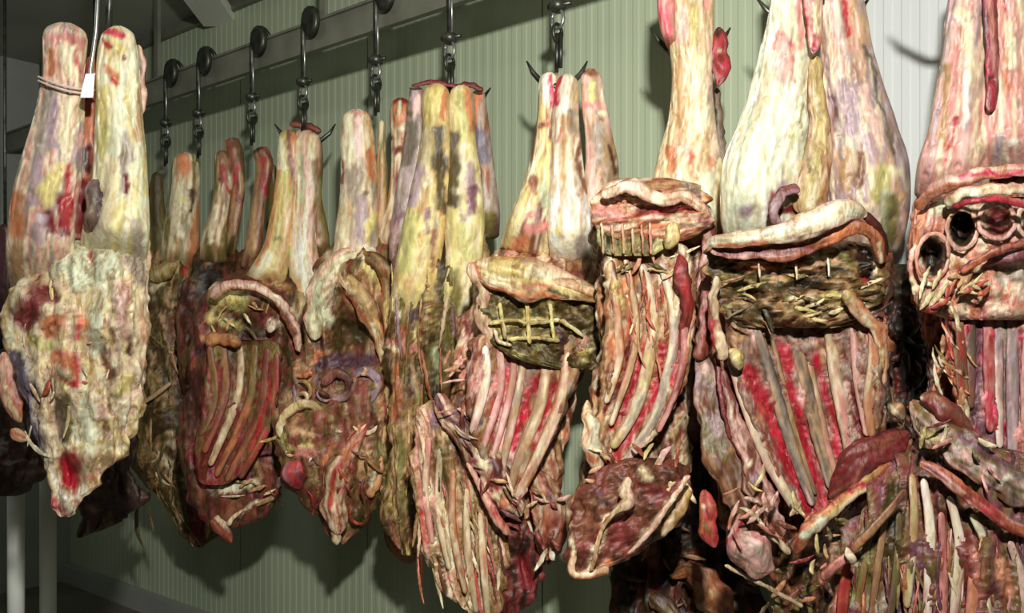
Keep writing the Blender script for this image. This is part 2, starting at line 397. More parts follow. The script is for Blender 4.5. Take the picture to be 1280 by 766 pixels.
rbox('lip', cond, S0+.02, S1-.02, WD-.045, WD-.004, CH+.331*KZ*1.2, CH+.338*KZ*1.2, M_bright)

# ceiling lamp at the top left
def screenbox(name, root, p0, p1, Y0, Y1, m, h, dz):
    pass
lamp = thing('ceiling_lamp', 'long pale unlit lamp fitting under the dark ceiling at top left', 'lamp', P(235, 8, 4.0), None)
a = Vector(P(150, -22, 2.9)); b = Vector(P(276, 16, 4.2)); b.z = a.z = max(a.z, b.z)
a.z = b.z = 2.93
def beam(name, root, a, b, w_, h_, m, parent=None):
    a = Vector(a); b = Vector(b); t = (b-a).normalized(); u = t.cross(Vector((0, 0, 1)))
    if u.length < .1: u = Vector((1, 0, 0))
    u.normalize(); v = u.cross(t)
    V = [tuple(p+u*i*w_/2+v*j*h_/2) for p in (a, b) for i in (-1, 1) for j in (-1, 1)]
    return mk(name, V, [(0,1,3,2),(4,6,7,5),(0,4,5,1),(2,3,7,6),(0,2,6,4),(1,5,7,3)], m, root, parent, None, False)
beam('lamp_cover', lamp, a, b, .16, .05, M_lamp)
beam('lamp_housing', lamp, a+Vector((0,0,.03)), b+Vector((0,0,.03)), .10, .06, M_rail)

# steel posts at the dim far left
for i, (px, y0) in enumerate([(20, 600), (60, 610)]):
    Y = 3.55+.1*i; base = P(px, 0, Y); base = (base[0], base[1], 0)
    t = thing('steel_post', ['pale steel post at the far left edge of the room', 'pale steel post under the near left carcass, right one of two'][i], 'post', base, 'steel posts at left')
    def cyl(name, root, x, y, z0, z1, r, m, n=14, parent=None):
        V = []; 
        for z in (z0, z1): V += [(x+r*math.cos(q*2*math.pi/n), y+r*math.sin(q*2*math.pi/n), z) for q in range(n)]
        return mk(name, V, [(j, (j+1) % n, n+(j+1) % n, n+j) for j in range(n)]+[tuple(range(n))[::-1], tuple(range(n, 2*n))], m, root, parent)
    cyl('post_tube', t, base[0], base[1], .012, .86, .032, M_lamp); cyl('foot_plate', t, base[0], base[1], 0, .014, .06, M_rail)

# ------------------------------------------------------------------ meat hooks
def tube(pts, r, n=8):
    pts = [Vector(p) for p in pts]; V = []; N = len(pts); up = None
    for i, p in enumerate(pts):
        t = (pts[min(i+1, N-1)]-pts[max(i-1, 0)]).normalized()
        if up is None: up = t.orthogonal().normalized()
        u = (up-t*up.dot(t)).normalized(); up = u; v = t.cross(u); rr = r[i] if isinstance(r, (list, tuple)) else r
        V += [tuple(p+(u*math.cos(q*2*math.pi/n)+v*math.sin(q*2*math.pi/n))*rr) for q in range(n)]
    Fc = grid_faces(N, n)+[tuple(range(n))[::-1], tuple(range((N-1)*n, N*n))]
    return V, Fc
def hook(px, label, spread=.11, tips=True, ytip=None, deep=0):
    Y = hookY(px)+deep; X = (px-CX)/F*Y; zt = CH+.390*KZ; z3 = CH+.302*KZ; z2 = CH+.268*KZ; z1 = CH+.243*KZ
    dx, dy = dv; nx, ny = nv
    h = thing('meat_hook', label, 'hook', (X, Y, zt), 'steel meat hooks on the overhead rail')
    # inverted J: flat bar up, over the rail and down behind it
    def q(a, b, z): return (X+dx*a+nx*b, Y+dy*a+ny*b, z)
    arc = [q(0, .0425-.0425*math.cos(t), zt-.06+.055*math.sin(t)) for t in np.linspace(0, math.pi, 9)]
    V, Fc = tube([q(0, 0, z3)]+[q(0, 0, zt-.09)]+arc+[q(0, .085, zt-.14)], .0085); mk('shaft', V, Fc, M_steel, h)
    V, Fc = tube([q(-.013, -.004, z3+.004), q(-.013, -.004, zt-.1)], .0035, 6); o = mk('shaft_edge', V, Fc, M_bright, h); o['label'] = 'bright edge of the shaft'  # thin bright strip along one side of the shaft
    # trolley wheel
    c = q(-.042, .002, zt-.075); n = 20; V = []
    for b_, r in ((-.012, .028), (-.012, .036), (-.006, .042), (.006, .042), (.012, .036), (.012, .028)):
        V += [(c[0]+dx*r*math.cos(t*2*math.pi/n)+nx*b_, c[1]+dy*r*math.cos(t*2*math.pi/n)+ny*b_, c[2]+1.25*r*math.sin(t*2*math.pi/n)) for t in range(n)]
    mk('wheel', V, grid_faces(6, n)+[tuple(range(n))[::-1], tuple(range(5*n, 6*n))], M_steel, h)
    # swivel collar, two open links, stem
    V, Fc = tube([q(0, 0, z3-.028), q(0, 0, z3-.02), q(0, 0, z3-.004), q(0, 0, z3+.01)], [.012, .024, .026, .012], 12); mk('swivel', V, Fc, M_steel, h)
    V, Fc = tube([q(-.045, 0, z3-.012), q(.03, 0, z3-.006)], [.006, .009], 8); mk('swivel_pin', V, Fc, M_steel, h)
    zz = z3-.02
    for i in range(2):
        L = (z3-.02-z2)*.62; cz = zz-L/2
        pts = [q(.02*math.cos(t)*(1-i), .02*math.cos(t)*i, cz+L/2*math.sin(t)) for t in np.linspace(0, 2*math.pi, 15)]
        V, Fc = tube(pts, .0052, 7); mk('link', V, Fc, M_bright if i == 0 else M_steel, h); zz -= L*.75
    V, Fc = tube([q(0, 0, z2+.02), q(.004, 0, z1-.01)], .006); mk('stem', V, Fc, M_steel, h)
    V, Fc = tube([q(-.012, 0, z2+.02), q(-.010, 0, z1)], .006); mk('stem', V, Fc, M_steel, h)
    if tips:
        a = spread; yb = Y+.03; pts = [(X-a*1.0, yb, z1+.03), (X-a*.8, yb, z1-.002), (X-a*.4, yb, z1-.04), (X, Y, z1-.05), (X+a*.4, yb, z1-.04), (X+a*.8, yb, z1-.004), (X+a, yb, z1+.03)]
        V, Fc = tube(pts, [.002, .0075, .009, .01, .009, .0075, .002]); mk('pointed_gambrel', V, Fc, M_steel, h)
    return h
hook(207, 'dark hook hanging left of all others, over the dimmest carcass', .04, tips=False)
hook(248, 'dark hook second from the left on the rail', .04, tips=False)
hook(315, 'dark hook third from the left on the rail', .04, tips=False)
hook(379, 'hook above the carcass with the brown rib cage and splayed legs', .11)
hook(470, 'hook between the cream leg and the small orange shank', .06, tips=False)
hook(562, 'hook above the long purple and yellow streaked carcass', .125)
hook(697, 'hook above the carcass with white tipped shanks', .085)
hook(866, 'hook whose curved points stick out beside the single long shank', .10)
hook(1022, 'hook above the big pale carcass, out of sight at the top', .13)
hook(1215, 'hook above the carcass at the right edge, out of sight at the top', .13)

# ------------------------------------------------------------------ CARCASS A: near left hindquarter
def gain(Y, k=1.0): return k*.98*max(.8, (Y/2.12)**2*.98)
A = Beast('hanging_carcass', 'cream and red boneless carcass hanging alone nearest at the far left, tied with string', 122, 120, 2.1, gain(2.1), 'carcasses hanging alone', olive_shade=0.3)
A.body('torso', [(262,104,166,.12),(285,88,180,.07),(310,62,186,.035),(340,34,188,.01),(368,6,189),(400,3,187),(440,6,187),(480,14,186),(520,30,176),(560,44,160),(590,56,136),(612,62,112),(632,66,94),(646,72,86)],
 'CR LC CR FY LP CR LC TN', '''LC 26 75 318 130 330; LC 16 100 350 160 300; MR 20 48 368 34 392; MR 14 62 372 30 400; DR 6 52 362 72 372; OR 12 74 392 60 412; CR 7 58 388 78 382
 RR 10 62 290 106 284; DR 8 58 268 66 288; DR 9 44 312 58 300; RR 3 110 300 116 330; PU 8 158 292; GR 10 168 320 178 350; LP 10 150 360 160 420; CR 12 172 380 174 460; OR*.5 8 178 390 180 420
 PB*1.5 10 22 450 32 500 46 560; GR 5 36 430 48 520 60 580; CR 5 44 440 56 500 66 580; OR 12 72 446 88 458; RR 5 92 440 98 462 90 482; RR 5 76 474 94 480; CR 6 70 460 82 470; RR 3 66 438 80 444; HP 3 96 425 98 400
 DB 4 122 430 128 442; DB 4 130 455 136 470; BR 5 120 438 140 476; DB 4 162 426 162 440; DB 4 142 498 142 512; BR 3 128 528 136 540; DG 7 74 500 78 545; OL 3 82 490 86 545; LC 9 108 500 112 560; CR 8 150 460 150 520; FY 7 160 470 150 490
 RR 13 86 575 88 602; RD 9 84 580 88 600; DR 5 92 588; WH 4 66 590 76 622 96 622 104 610; PK 6 74 634 80 640; HP 4 70 628; PK 5 110 596; TN*.7 7 130 570 150 574; PK*.6 5 182 450 186 470; DR 3 60 330 44 350; YG 8 34 422 60 432; OR 6 100 395 112 410; BR 3 132 402 138 420; LC 8 120 395 118 440''',
 amp=.013, bf=.36, bb=.55, d=.03, lumps='48 380 26 .035;100 330 30 .03;85 455 18 .035;150 420 20 .03 70;60 540 16 -.02 50;88 590 14 -.025;134 455 12 -.02 20;30 500 10 .02 60;150 380 22 .02 50')
A.limb('hind_leg', [(82,28,22),(80,50,28),(78,95,26),(76,120,29),(70,165,34),(62,215,40),(54,265,43),(50,320,44,.03),(52,370,36,.06)], 'LP CR PK CR GR LI LP', '''PK 10 64 50 100 56; HP*.6 4 84 40 100 90; CR 9 82 60 86 90; OR 5 62 66 60 90; CR 5 92 60
 GR 12 62 120 54 180; LI 9 68 130 66 180; CR 6 84 130 80 190; LI 8 50 200 44 250; FY 10 64 226 54 236; FY 8 74 210 60 250; OR 12 20 250 22 290; DR 10 56 268 62 282; DR 7 76 250 80 290; RR 6 86 210 82 280; LI 8 50 270 46 300; TN 10 24 310 18 345; CR*.6 6 96 110 90 180''', t=.8)
A.limb('hind_leg', [(147,32,15),(147,48,22),(146,90,27),(148,130,29),(150,180,31),(150,235,36),(146,290,42),(140,340,40,.05)], 'CR LC FY CR LC', '''HP 5 134 38 150 42; RR 3 132 50 138 60; FY 10 150 60; OR 6 132 85 146 92; RR 5 142 98 150 108; BR 4 158 72; FY 7 132 110 130 150; YG 8 130 160 128 190; LC 7 152 110 148 190
 GR 8 158 170 160 200; GR 6 154 200 154 240; DR 4 156 222 156 242; FY 10 150 262 140 280; TN 5 174 110 172 170; GR 8 120 240 120 280; GR 10 168 280 174 310; CR 8 136 200 134 300''', t=.8, d=-.01)
A.limb('shank_stub', [(172,56,6),(175,80,8),(173,120,8),(171,150,7)], 'TN CR LP GR', d=.01)
A.limb('shank', [(114,70,5),(112,110,8),(108,150,12),(106,200,15),(106,250,18),(104,300,16)], 'BR OR MR PK', 'DB 5 110 190 108 215; PK 3 100 150 104 200; DR 7 104 230 100 290;OR 4 106 130 110 180', d=.05)
A.limb('muscle_lobe', [(119,224,8,.03),(119,245,13,.02),(118,268,14,.02),(115,290,8,.03)], 'GR DG PU GR', 'DP 5 126 236 126 252; GR 6 112 262', d=-.075)
A.limb('flap', [(4,440,8),(8,480,13),(20,515,9),(26,528,3)], 'OR PK CR TN', d=.02)
A.limb('flap', [(14,536,5),(24,545,8),(34,551,4)], 'OR CR PK', d=.02)
A.shreds('torn_fat', 25, 330, 165, 560, 46, 40, 2.6, 1.5, ['CR LC','FY CR','CR PK','LP CR'], d=-.005, seed=3)
A.shreds('torn_fat', 55, 425, 108, 490, 22, 16, 3, .6, ['RR OR','CR OR','RR PK','CR LC'], d=-.008, seed=8, spread=1)
# string, tag, wire
for j, (ya, yb) in enumerate([(96, 112), (101, 117)]):
    pts = []
    for t in np.linspace(0, 2*math.pi, 30):
        r = 30; x = 78-r*math.cos(t); y = (ya+yb)/2+(yb-ya)/2*-math.cos(t)+3*math.sin(t)*math.sin(t); pts.append(P(x, y, 2.1-.058*math.sin(t)))
    V, Fc = tube(pts, .0032, 6); t_ = thing('binding_string', ['upper loop of pale string wound round the far left shank', 'lower loop of pale string wound round the far left shank'][j], 'string', P(78, ya, 2.1)); mk('cord', V, Fc, M_string, t_)
t_ = thing('meat_tag', 'small white plastic tag between the two shanks of the far left carcass', 'tag', P(110, 107, 2.03))
V = []; 
for yy, hw in ((92, 5.5), (94, 6), (120, 8), (122, 7.5)):
    for dx_, dz_ in ((-1, -1), (1, -1), (1, 1), (-1, 1)): V.append(P(110.5+dx_*hw-(yy-107)*.15, yy, 2.02+dz_*.006))
mk('tag_body', V, grid_faces(4, 4)+[(3,2,1,0),(12,13,14,15)], M_tag, t_, None, None, False)
V, Fc = tube([P(119, 92, 2.03), P(111, 96, 2.02)], .0025, 6); mk('tag_loop', V, Fc, M_string, t_)
t_ = thing('hanging_rod', 'thin bright steel rod holding up the far left carcass', 'hook', (P(122, 0, 2.06)[0], 2.06, ZC))
b0 = P(113, 88, 2.06); b1 = P(120, 40, 2.06); b2 = P(122, 0, 2.06)
V, Fc = tube([(b2[0], b2[1], ZC-.001), b2, b1, b0, P(112, 104, 2.06), P(118, 114, 2.07)], .0048, 8); mk('rod', V, Fc, M_bright, t_)
V, Fc = tube([P(135, 50, 2.12), P(137, 0, 2.12), (P(137,0,2.12)[0], 2.12, ZC-.001)], .009, 8); mk('rod', V, Fc, M_steel, t_)

# ------------------------------------------------------------------ far, dim carcasses on the left
Y1 = hookY(225)
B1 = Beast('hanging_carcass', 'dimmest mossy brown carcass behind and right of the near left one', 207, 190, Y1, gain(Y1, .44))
B1.limb('hind_leg', [(230,190,13),(232,210,18),(230,250,19),(226,300,24),(222,340,22)], 'OR TN CR OL TN', 'OR 9 230 205; DB 5 242 240 240 262; CR 6 222 240 222 290; FY 6 226 250')
B1.limb('hind_leg', [(196,215,6),(194,260,12),(196,300,16),(198,350,16)], 'OD DO OL', '', d=.12)
B1.body('torso', [(310,186,252),(350,180,262),(400,172,270),(450,170,280),(500,166,288),(540,160,292),(580,162,290),(610,180,280),(640,214,280),(665,228,276),(684,238,256)], 'OD DO DB OL DO OD TN OL', '''FY 10 214 332 196 348; CR 5 200 352 190 360; RR 4 232 332 234 344; BK 14 250 350 246 370; TN 3 214 362 212 380 222 378; CR 5 200 570 214 580; TN 4 200 545 198 560; CR 3 212 540 216 560; DP 14 240 500 244 560; TN 2 170 506 214 480; DR 10 240 640 246 670; TN 2 216 600 226 660; DO 2 226 560 240 640;BR 16 225 400 230 470; DB 10 255 460 262 520''', amp=.018, bf=.5)
B1.limb('rib', [(214,478,3,-.12),(196,492,3,-.13),(172,508,2,-.12)], 'TN CR OL')
B1.limb('fat_flap', [(222,330,6,-.05),(206,340,10,-.09),(190,352,7,-.07)], 'YG FY CR TN')
B1.shreds('torn_strands', 172, 380, 280, 640, 70, 50, 2.2, 1.5, ['DO OL','TN DO','OD OL','DB BR','CR TN OL'], d=-.006, seed=4)
B1.shreds('torn_strands', 185, 530, 235, 600, 16, 20, 2.6, 1.2, ['CR TN','TN OL','OL DO'], d=-.012, seed=5, spread=1)

Y2 = hookY(285)
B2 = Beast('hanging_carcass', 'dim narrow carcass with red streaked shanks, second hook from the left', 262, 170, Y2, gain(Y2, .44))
B2.limb('hind_leg', [(276,188,8),(280,215,12),(275,260,11),(268,300,16),(266,330,18)], 'TN BR CR TN OL TN', 'RR 4 281 205 284 240; DR 4 276 225; CR 4 270 260 264 300')
B2.limb('hind_leg', [(289,172,9),(293,195,12),(297,240,9),(290,290,8),(284,320,9)], 'BR MR TN DO BR', 'RR 3 296 210 294 235; DR 5 288 180; DB 4 300 250', d=.02)
B2.body('torso', [(300,250,292),(330,238,296),(370,225,290),(410,215,280),(450,220,285),(500,230,290)], 'DB BR DO BK BR', 'BK 12 262 345 256 370; RR 4 280 338 282 352; TN 6 262 322 276 320; LP 2 284 345 290 352', amp=.012, bf=.4, d=.05)
Y3 = hookY(325)
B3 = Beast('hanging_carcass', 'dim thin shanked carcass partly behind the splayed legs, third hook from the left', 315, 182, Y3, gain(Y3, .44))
B3.limb('hind_leg', [(324,184,10),(330,205,11),(324,250,9),(318,300,11),(312,338,13)], 'BR TN MR TN OL', 'TN 4 316 220 316 320; RR 5 328 200 330 240; DB 5 318 185', d=.03)
B3.limb('hind_leg', [(338,205,6),(342,240,8),(340,290,8)], 'DO OL DB', d=.08)
B3.body('torso', [(310,296,350),(350,292,352),(400,292,350),(450,292,350)], 'DB BR DO', '', d=.1, bf=.4)
# B4
Y4 = hookY(372)
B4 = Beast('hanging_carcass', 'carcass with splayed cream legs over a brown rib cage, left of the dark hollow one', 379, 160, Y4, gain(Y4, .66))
B4.limb('hind_leg', [(358,162,9),(360,180,13),(358,225,13),(352,270,14),(346,310,17),(334,345,24),(318,370,22)], 'CR TN YG OR CR', 'CR 6 352 175 352 210; BR 4 362 165 364 220; OL 4 348 300; CR 8 336 320 322 340; PU*.5 5 364 200 366 240; BR 6 340 350', d=-.01)
B4.limb('hind_leg', [(384,160,12),(383,180,18),(382,225,17),(378,270,16),(378,310,18),(384,345,22),(396,380,26),(404,410,22)], 'TN CR LP TN LC', 'GN 5 378 200 376 250; LP 5 388 200 386 280; LC 9 376 310 382 340; CR 8 372 180; DR 4 392 165; LC 9 392 370 396 400; BR*.6 4 396 200 398 240')
B4.limb('hind_leg', [(396,170,6),(397,200,7),(394,250,9),(398,300,14),(400,330,12)], 'BR DO OL BR', 'MR 8 398 320 400 334;LP 6 396 300', d=.06)
B4.limb('hock', [(362,156,3),(382,157,4),(402,164,4)], 'DR MR BR', d=-.02)
B4.body('torso', [(330,312,400),(360,260,402),(400,240,400),(440,236,384),(480,232,372),(520,226,366),(560,222,360),(600,226,354),(625,234,348),(645,250,330),(660,258,300)], 'BR MR DB DO MR BR', '''BR 10 330 355; CR 9 390 350 360 400; TN 6 338 350 360 360; YG 12 270 372 300 378; FY 9 290 365 268 395; CR 5 262 356 320 360 360 390; BR 5 312 384 350 386 376 430; OD 6 272 392; OD 6 286 388; OD 6 310 402; OD 5 300 396; CR 7 340 406; TN 5 256 426 300 420; OD 5 320 410 326 412; YG 5 280 404 300 410; OR 5 262 420 280 424; DB 8 300 420 330 424; OL 7 330 430 300 436 
 DB 14 245 470 240 520; DR 12 248 560 262 600; DP 6 246 440; CR 6 280 612 320 606; TN 4 320 570 326 600; BR 8 300 628 270 650; OR 7 280 660; DR 8 250 650; CR 3 300 640 340 622; PU*.5 5 350 480 344 560;OD 8 360 440 372 470''', amp=.014, bf=.4, lumps='300 400 60 -.03 14;290 372 40 .03 10')
fB4 = B4.front
cage = B4.body('rib_cage', [(425,258,352),(460,254,352),(500,250,346),(540,246,336),(580,244,312),(606,248,286)], 'BR MR DR OL MR BR', 'OL 10 270 440 345 440;RR 4 338 480 318 560;DR 5 290 520 262 590; OL 9 316 450 310 480; DR*.6 12 270 560 255 600; HP*.4 6 270 595', d=-.13, bf=.5, bb=.3, hollow=.62, amp=.006)
B4.ribs(cage, [(262,432,268,500,250,545),(279,430,282,490,255,566),(300,432,298,490,262,582),(319,430,312,500,270,596),(334,434,326,510,282,602),(346,440,340,520,300,598)], ['TN BR OL MR','OR MR TN','TN CR TN OR','BR OL OR MR','MR BR OR','RR BR OR'], [4,4.5,4.5,4.5,4.5,4])
B4.front = lambda x, y: fB4(x, y)
B4.limb('fat_roll', [(262,372,6,-.13),(285,358,7,-.16),(320,360,6,-.17),(348,378,6,-.16),(368,410,7,-.12),(374,440,5,-.09)], 'CR LP TN BR', 'BR 5 340 380 370 420')
B4.limb('fat_roll', [(256,428,8,-.15),(280,424,8,-.17),(302,430,6,-.17)], 'TN OR FY')
B4.limb('fat_knob', [(334,404,7,-.14),(345,410,8,-.15)], 'CR WH')
B4.shreds('torn_fat', 262, 370, 350, 415, 36, 16, 2.6, .2, ['FY YG','OL YG','OD OL','CR FY','TN'], d=-.02, seed=6, spread=1)
B4.limb('sinew', [(352,618,1.8,-.05),(330,628,2,-.06),(300,640,2,-.06),(284,656,4,-.05)], 'CR TN')
B4.limb('torn_end', [(262,646,8,-.02),(280,662,10,-.04),(290,678,5,-.03)], 'OR MR BR CR')
B4.shreds('torn_fat', 275, 595, 340, 625, 18, 18, 3, .2, ['CR TN','FY CR','BR OR'], d=-.03, seed=16, spread=.9)

# ------------------------------------------------------------------ C
Y5 = hookY(458)
C = Beast('hanging_carcass', 'carcass with dark open hollow and tangled ragged lower end, left of the purple streaked one', 470, 140, Y5, gain(Y5, .78))
C.limb('hind_leg', [(445,136,14),(446,155,20),(448,195,22),(448,240,23),(446,285,27),(442,330,28),(430,380,26)], 'CR TN CR GR LP', '''CR 7 434 145 436 200; LP 6 450 150 450 190; OR 6 464 190 466 220; GR 8 440 215 442 250; LI 7 452 250 450 300; BR 3 428 190 428 230; FY 5 466 270 458 295; PK 3 440 140 456 138;DG 5 456 240''')
C.limb('hind_leg', [(501,122,9),(501,140,14),(502,175,13),(500,210,12),(498,250,14),(494,290,20),(490,330,24)], 'OR BR CR MR', 'DR 5 494 125 508 126; OR 8 500 150; CR 5 502 160; DR 6 496 190; CR 3 510 200 505 240; DB 4 490 175;BR 6 490 280', d=.03)
C.limb('shank', [(477,150,4),(477,200,6),(476,250,9),(474,300,14)], 'BR TN OL CR', d=.04)
C.body('torso', [(290,424,486),(320,408,490),(350,396,494),(390,384,496),(430,378,494),(470,360,492),(510,344,492),(550,338,494),(590,350,490),(620,376,484),(645,400,460),(665,412,444),(680,416,430)], 'BR DB OL MR DO TN BR', '''LC 11 400 350 404 400; CR 9 415 320 424 350; CR 6 430 312 460 320 484 340; TN 9 450 340 470 370; OL 5 440 335 452 355; FY 5 460 330 478 360; OR 6 436 372 462 395; OD 14 430 412 450 420; OD 10 424 430; DP 12 400 450 462 450; DB 10 400 430; OR 4 388 450 404 440; LI 3 414 466 430 470; PU 6 470 470; BR 6 410 500; 
 TN 4 372 500 366 540 390 545; FY 6 350 545 362 560; OR 4 360 520 386 505; FY 5 376 560 388 562; PK 6 376 566 390 568; DP 8 372 590; RR 4 362 590; OD 8 346 590; BR 8 440 530 446 560; OR 5 450 530 432 570; OR 4 414 555 404 580; RR 5 430 580; PK 6 434 610; BR 10 430 630; CR 4 466 590 464 616; YG 5 436 652; WH 3 420 674; OL 10 478 560 480 620; DO 10 450 640;TN 3 470 480 482 560''', amp=.02, bf=.5, lumps='440 420 30 -.07 26;375 550 26 .03;430 590 26 .04 40')
C.limb('flank_flap', [(470,312,10,-.03),(440,318,13,-.05),(416,332,14,-.07),(402,360,15,-.08),(396,395,14,-.07),(392,425,8,-.06)], 'LC CR GN CR LP', 'GN 5 398 350 400 390; CR 6 430 322')
C.limb('flank_flap', [(424,340,8,-.08),(444,360,12,-.10),(462,392,11,-.09),(474,425,7,-.06),(482,470,5,-.04)], 'OR CR TN FY SA', 'OR 5 436 374 460 400; CR 4 450 380')
C.limb('flank_flap', [(446,318,6,-.06),(470,325,10,-.08),(484,350,10,-.07),(486,400,8,-.05),(484,460,8,-.05),(482,560,8,-.05)], 'FY TN OL OR BR', '')
C.limb('gut_coil', [(352,548,6,-.08),(356,520,6,-.1),(376,504,6,-.11),(396,512,6,-.11),(396,540,6,-.1),(376,556,8,-.1),(356,566,6,-.1)], 'FY CR TN OR')
C.limb('gut_coil', [(402,480,6,-.08),(420,466,6,-.09),(436,474,5,-.09),(434,492,5,-.08),(412,500,5,-.08)], 'MR LI PU BR')
C.limb('gut_coil', [(442,470,5,-.07),(456,464,6,-.08),(470,474,6,-.08),(466,494,6,-.08),(448,500,6,-.07)], 'PB LI DP OL')
C.limb('torn_end', [(458,530,4,-.1),(440,560,10,-.12),(424,600,18,-.12),(420,640,15,-.1),(422,668,8,-.08)], 'OR RR CR BR MR', 'OR 4 450 540 430 580; PK 8 428 612')
C.limb('torn_end', [(416,660,5,-.07),(420,672,6,-.07),(421,681,4,-.07)], 'CR WH')
C.limb('torn_end', [(476,570,4,-.07),(470,600,6,-.08),(462,622,6,-.07)], 'CR TN OR')
C.limb('liver_lobe', [(366,566,8,-.07),(370,590,13,-.1),(378,610,8,-.07)], 'DP RR PU PK')
C.shreds('tangled_membrane', 350, 465, 480, 620, 70, 20, 4, 1.3, ['TN FY','BR DB','OR CR','MR OR','OL DO','CR','RR MR','LI PU'], d=-.02, seed=21, spread=1.0, curl=1)
C.shreds('tangled_membrane', 410, 560, 460, 640, 26, 22, 2.6, 1.6, ['OR CR','RR OR','BR MR','PK OR'], d=-.06, seed=22, spread=.5, curl=.6)
C.limb('hanging_skin', [(488,600,4,-.02),(478,640,3,-.02),(486,676,4,-.02),(502,694,8,-.02),(518,690,7,-.01),(522,640,8,0),(520,590,8,0)], 'OR TN BR MR')

# ------------------------------------------------------------------ D
Y6 = hookY(560)
D = Beast('hanging_carcass', 'long carcass streaked purple, grey and yellow, hooked above the row centre', 562, 105, Y6, gain(Y6, .84))
D.body('torso', [(280,496,606,.02),(320,490,612),(360,486,606),(400,480,590),(440,478,572),(480,482,562),(520,486,552),(560,490,546),(600,486,540),(640,480,532),(675,488,524),(694,500,516)], 'OL TN DO FY BR OD TN OL', '''YG 9 512 290 500 350; CR 6 520 300 508 340; FY 8 600 290 594 330; OD 9 556 300 552 420; OD 12 545 430 540 600;OD 8 520 600 524 660; OL 8 566 320 560 440; DP 5 524 362 520 400; PU 5 566 380 570 420; PU 9 494 330 500 350; CR 4 492 360 494 420; OR 9 505 415 500 440; CR 5 488 436 496 440; PK 4 484 430 520 436; TN 8 530 340; OL 8 540 440 530 490; GN 4 544 440 548 480; OR 9 498 460 494 520; TN 6 510 500 510 560; YG 3 520 480 524 520; CR 3 516 470 520 490; OD 9 540 520 530 600; DO 8 520 600 520 660; PK 4 489 650 498 690; BR 5 492 640; OL 5 504 560 500 600; BR 6 580 330 576 400;DB 6 588 400 580 440;PU*.5 3 482 524 520 522''', amp=.014, bf=.42, fx=.13, fy=.012)
D.limb('hind_leg', [(520,108,8),(521,130,11),(518,180,14),(512,240,17),(504,290,17),(500,330,14)], 'LI GR PU LP', 'LP 6 520 120 518 140; DG 9 514 160 508 200; LI 6 516 230; DG 6 512 140; CR 4 526 180 530 240;PU 6 504 270', d=.02)
D.limb('hind_leg', [(546,104,12),(545,125,17),(545,165,18),(542,210,22),(535,260,26),(526,310,28),(516,360,26),(506,410,22)], 'CR TN FY GR', '''FY 10 540 115 540 145; OR 4 556 112 556 150; DG*1.2 8 549 165 549 210; DO*1.2 8 552 200 552 262; CR 4 534 160 532 230; LI 8 524 210 516 250; PU 4 534 258 536 290; YG 12 520 275 508 330; FY 8 528 285; BR 4 545 290 540 330; MR 6 510 245;OR 4 550 270''', d=-.03)  # dark grey and olive stripes paint the shaded gap beside the next leg
D.limb('hind_leg', [(576,106,11),(577,128,16),(578,170,16),(578,220,22),(580,270,26),(580,320,24),(572,370,20),(562,420,16)], 'TN CR FY GR', '''YG 8 574 125 578 160; OR 5 584 112 588 160; DG*1.2 9 565 172 565 250; DO*1.1 6 564 190 564 250; CR 5 582 180 574 240; LI 8 588 210 590 250; PU 7 594 235 590 262; GR 8 580 270; YG 10 578 285 586 320; DP 5 568 258; OL 8 570 340 566 400''', d=-.03)  # dark inner stripes again paint the gap between the legs
D.limb('hind_leg', [(598,112,7),(598,130,10),(600,160,12),(602,210,16),(608,260,16),(612,300,12)], 'OR BR GR PU OL', 'OR 5 595 120 593 150; PB 9 600 170 600 200; PU 5 598 220; OL 8 612 270 614 300', d=.02)
D.limb('hock', [(514,107,2),(540,103,3),(566,107,3),(592,107,4),(604,113,3)], 'DR MR DR', d=-.03)
D.shreds('sinews', 488, 300, 600, 560, 60, 90, 2.2, 1.62, ['CR TN','FY YG','OL DO','PU LI','BR OR','TN'], d=-.006, seed=31, spread=.1, curl=.1)

# ------------------------------------------------------------------ E
Y7 = hookY(690)
E = Beast('hanging_carcass', 'carcass with white tipped shanks and cream flap folded over a pink striped rib cage', 697, 88, Y7, gain(Y7, 1))
E.limb('hind_leg', [(686,90,10),(687,105,13),(684,140,12),(682,180,16),(676,230,22),(666,280,30),(658,320,34)], 'CR FY TN LC BR', '''WH*1.5 8 685 98 686 125; OR 5 683 140 682 160; BR 4 679 160; FY 5 686 180 688 240; RR 5 680 282 692 276; PK 7 660 290 676 280; BR 6 670 220 666 240; OR 8 652 300 640 320; GN 4 680 230 682 260; HP 3 690 95 694 130; PK 5 664 270''', d=.01)
E.limb('hind_leg', [(709,92,10),(709,110,15),(708,140,16),(708,180,19),(709,230,23),(711,280,28),(714,330,26)], 'LP CR WH TN CR', '''WH*1.5 9 708 100 704 135; HP*1.4 4 699 95 695 130; LP 5 720 130; GR 5 714 140 716 160; TN 6 708 150 704 220; BR 4 725 160 727 240; LP 6 712 230 712 270; CR 9 720 285 712 310; FY 6 696 290; LC 8 692 300 700 315; GR 8 728 300 730 330; HP*.7 3 700 160 696 175;CR 5 712 180 712 230''', d=-.02)
E.limb('hind_leg', [(734,86,9),(739,100,13),(742,130,15),(748,170,17),(752,210,21),(748,250,22),(744,290,20)], 'CR LP TN GR TN', '''BR 4 724 90 742 88; FY 6 740 105 740 125; PK 5 728 132 746 130; BR 4 750 152; GR 7 748 160 746 200; DB 4 764 180 770 215; LP 5 738 180 738 240; CR 6 752 140; TN 6 756 190;DR 3 728 88''', d=.02)
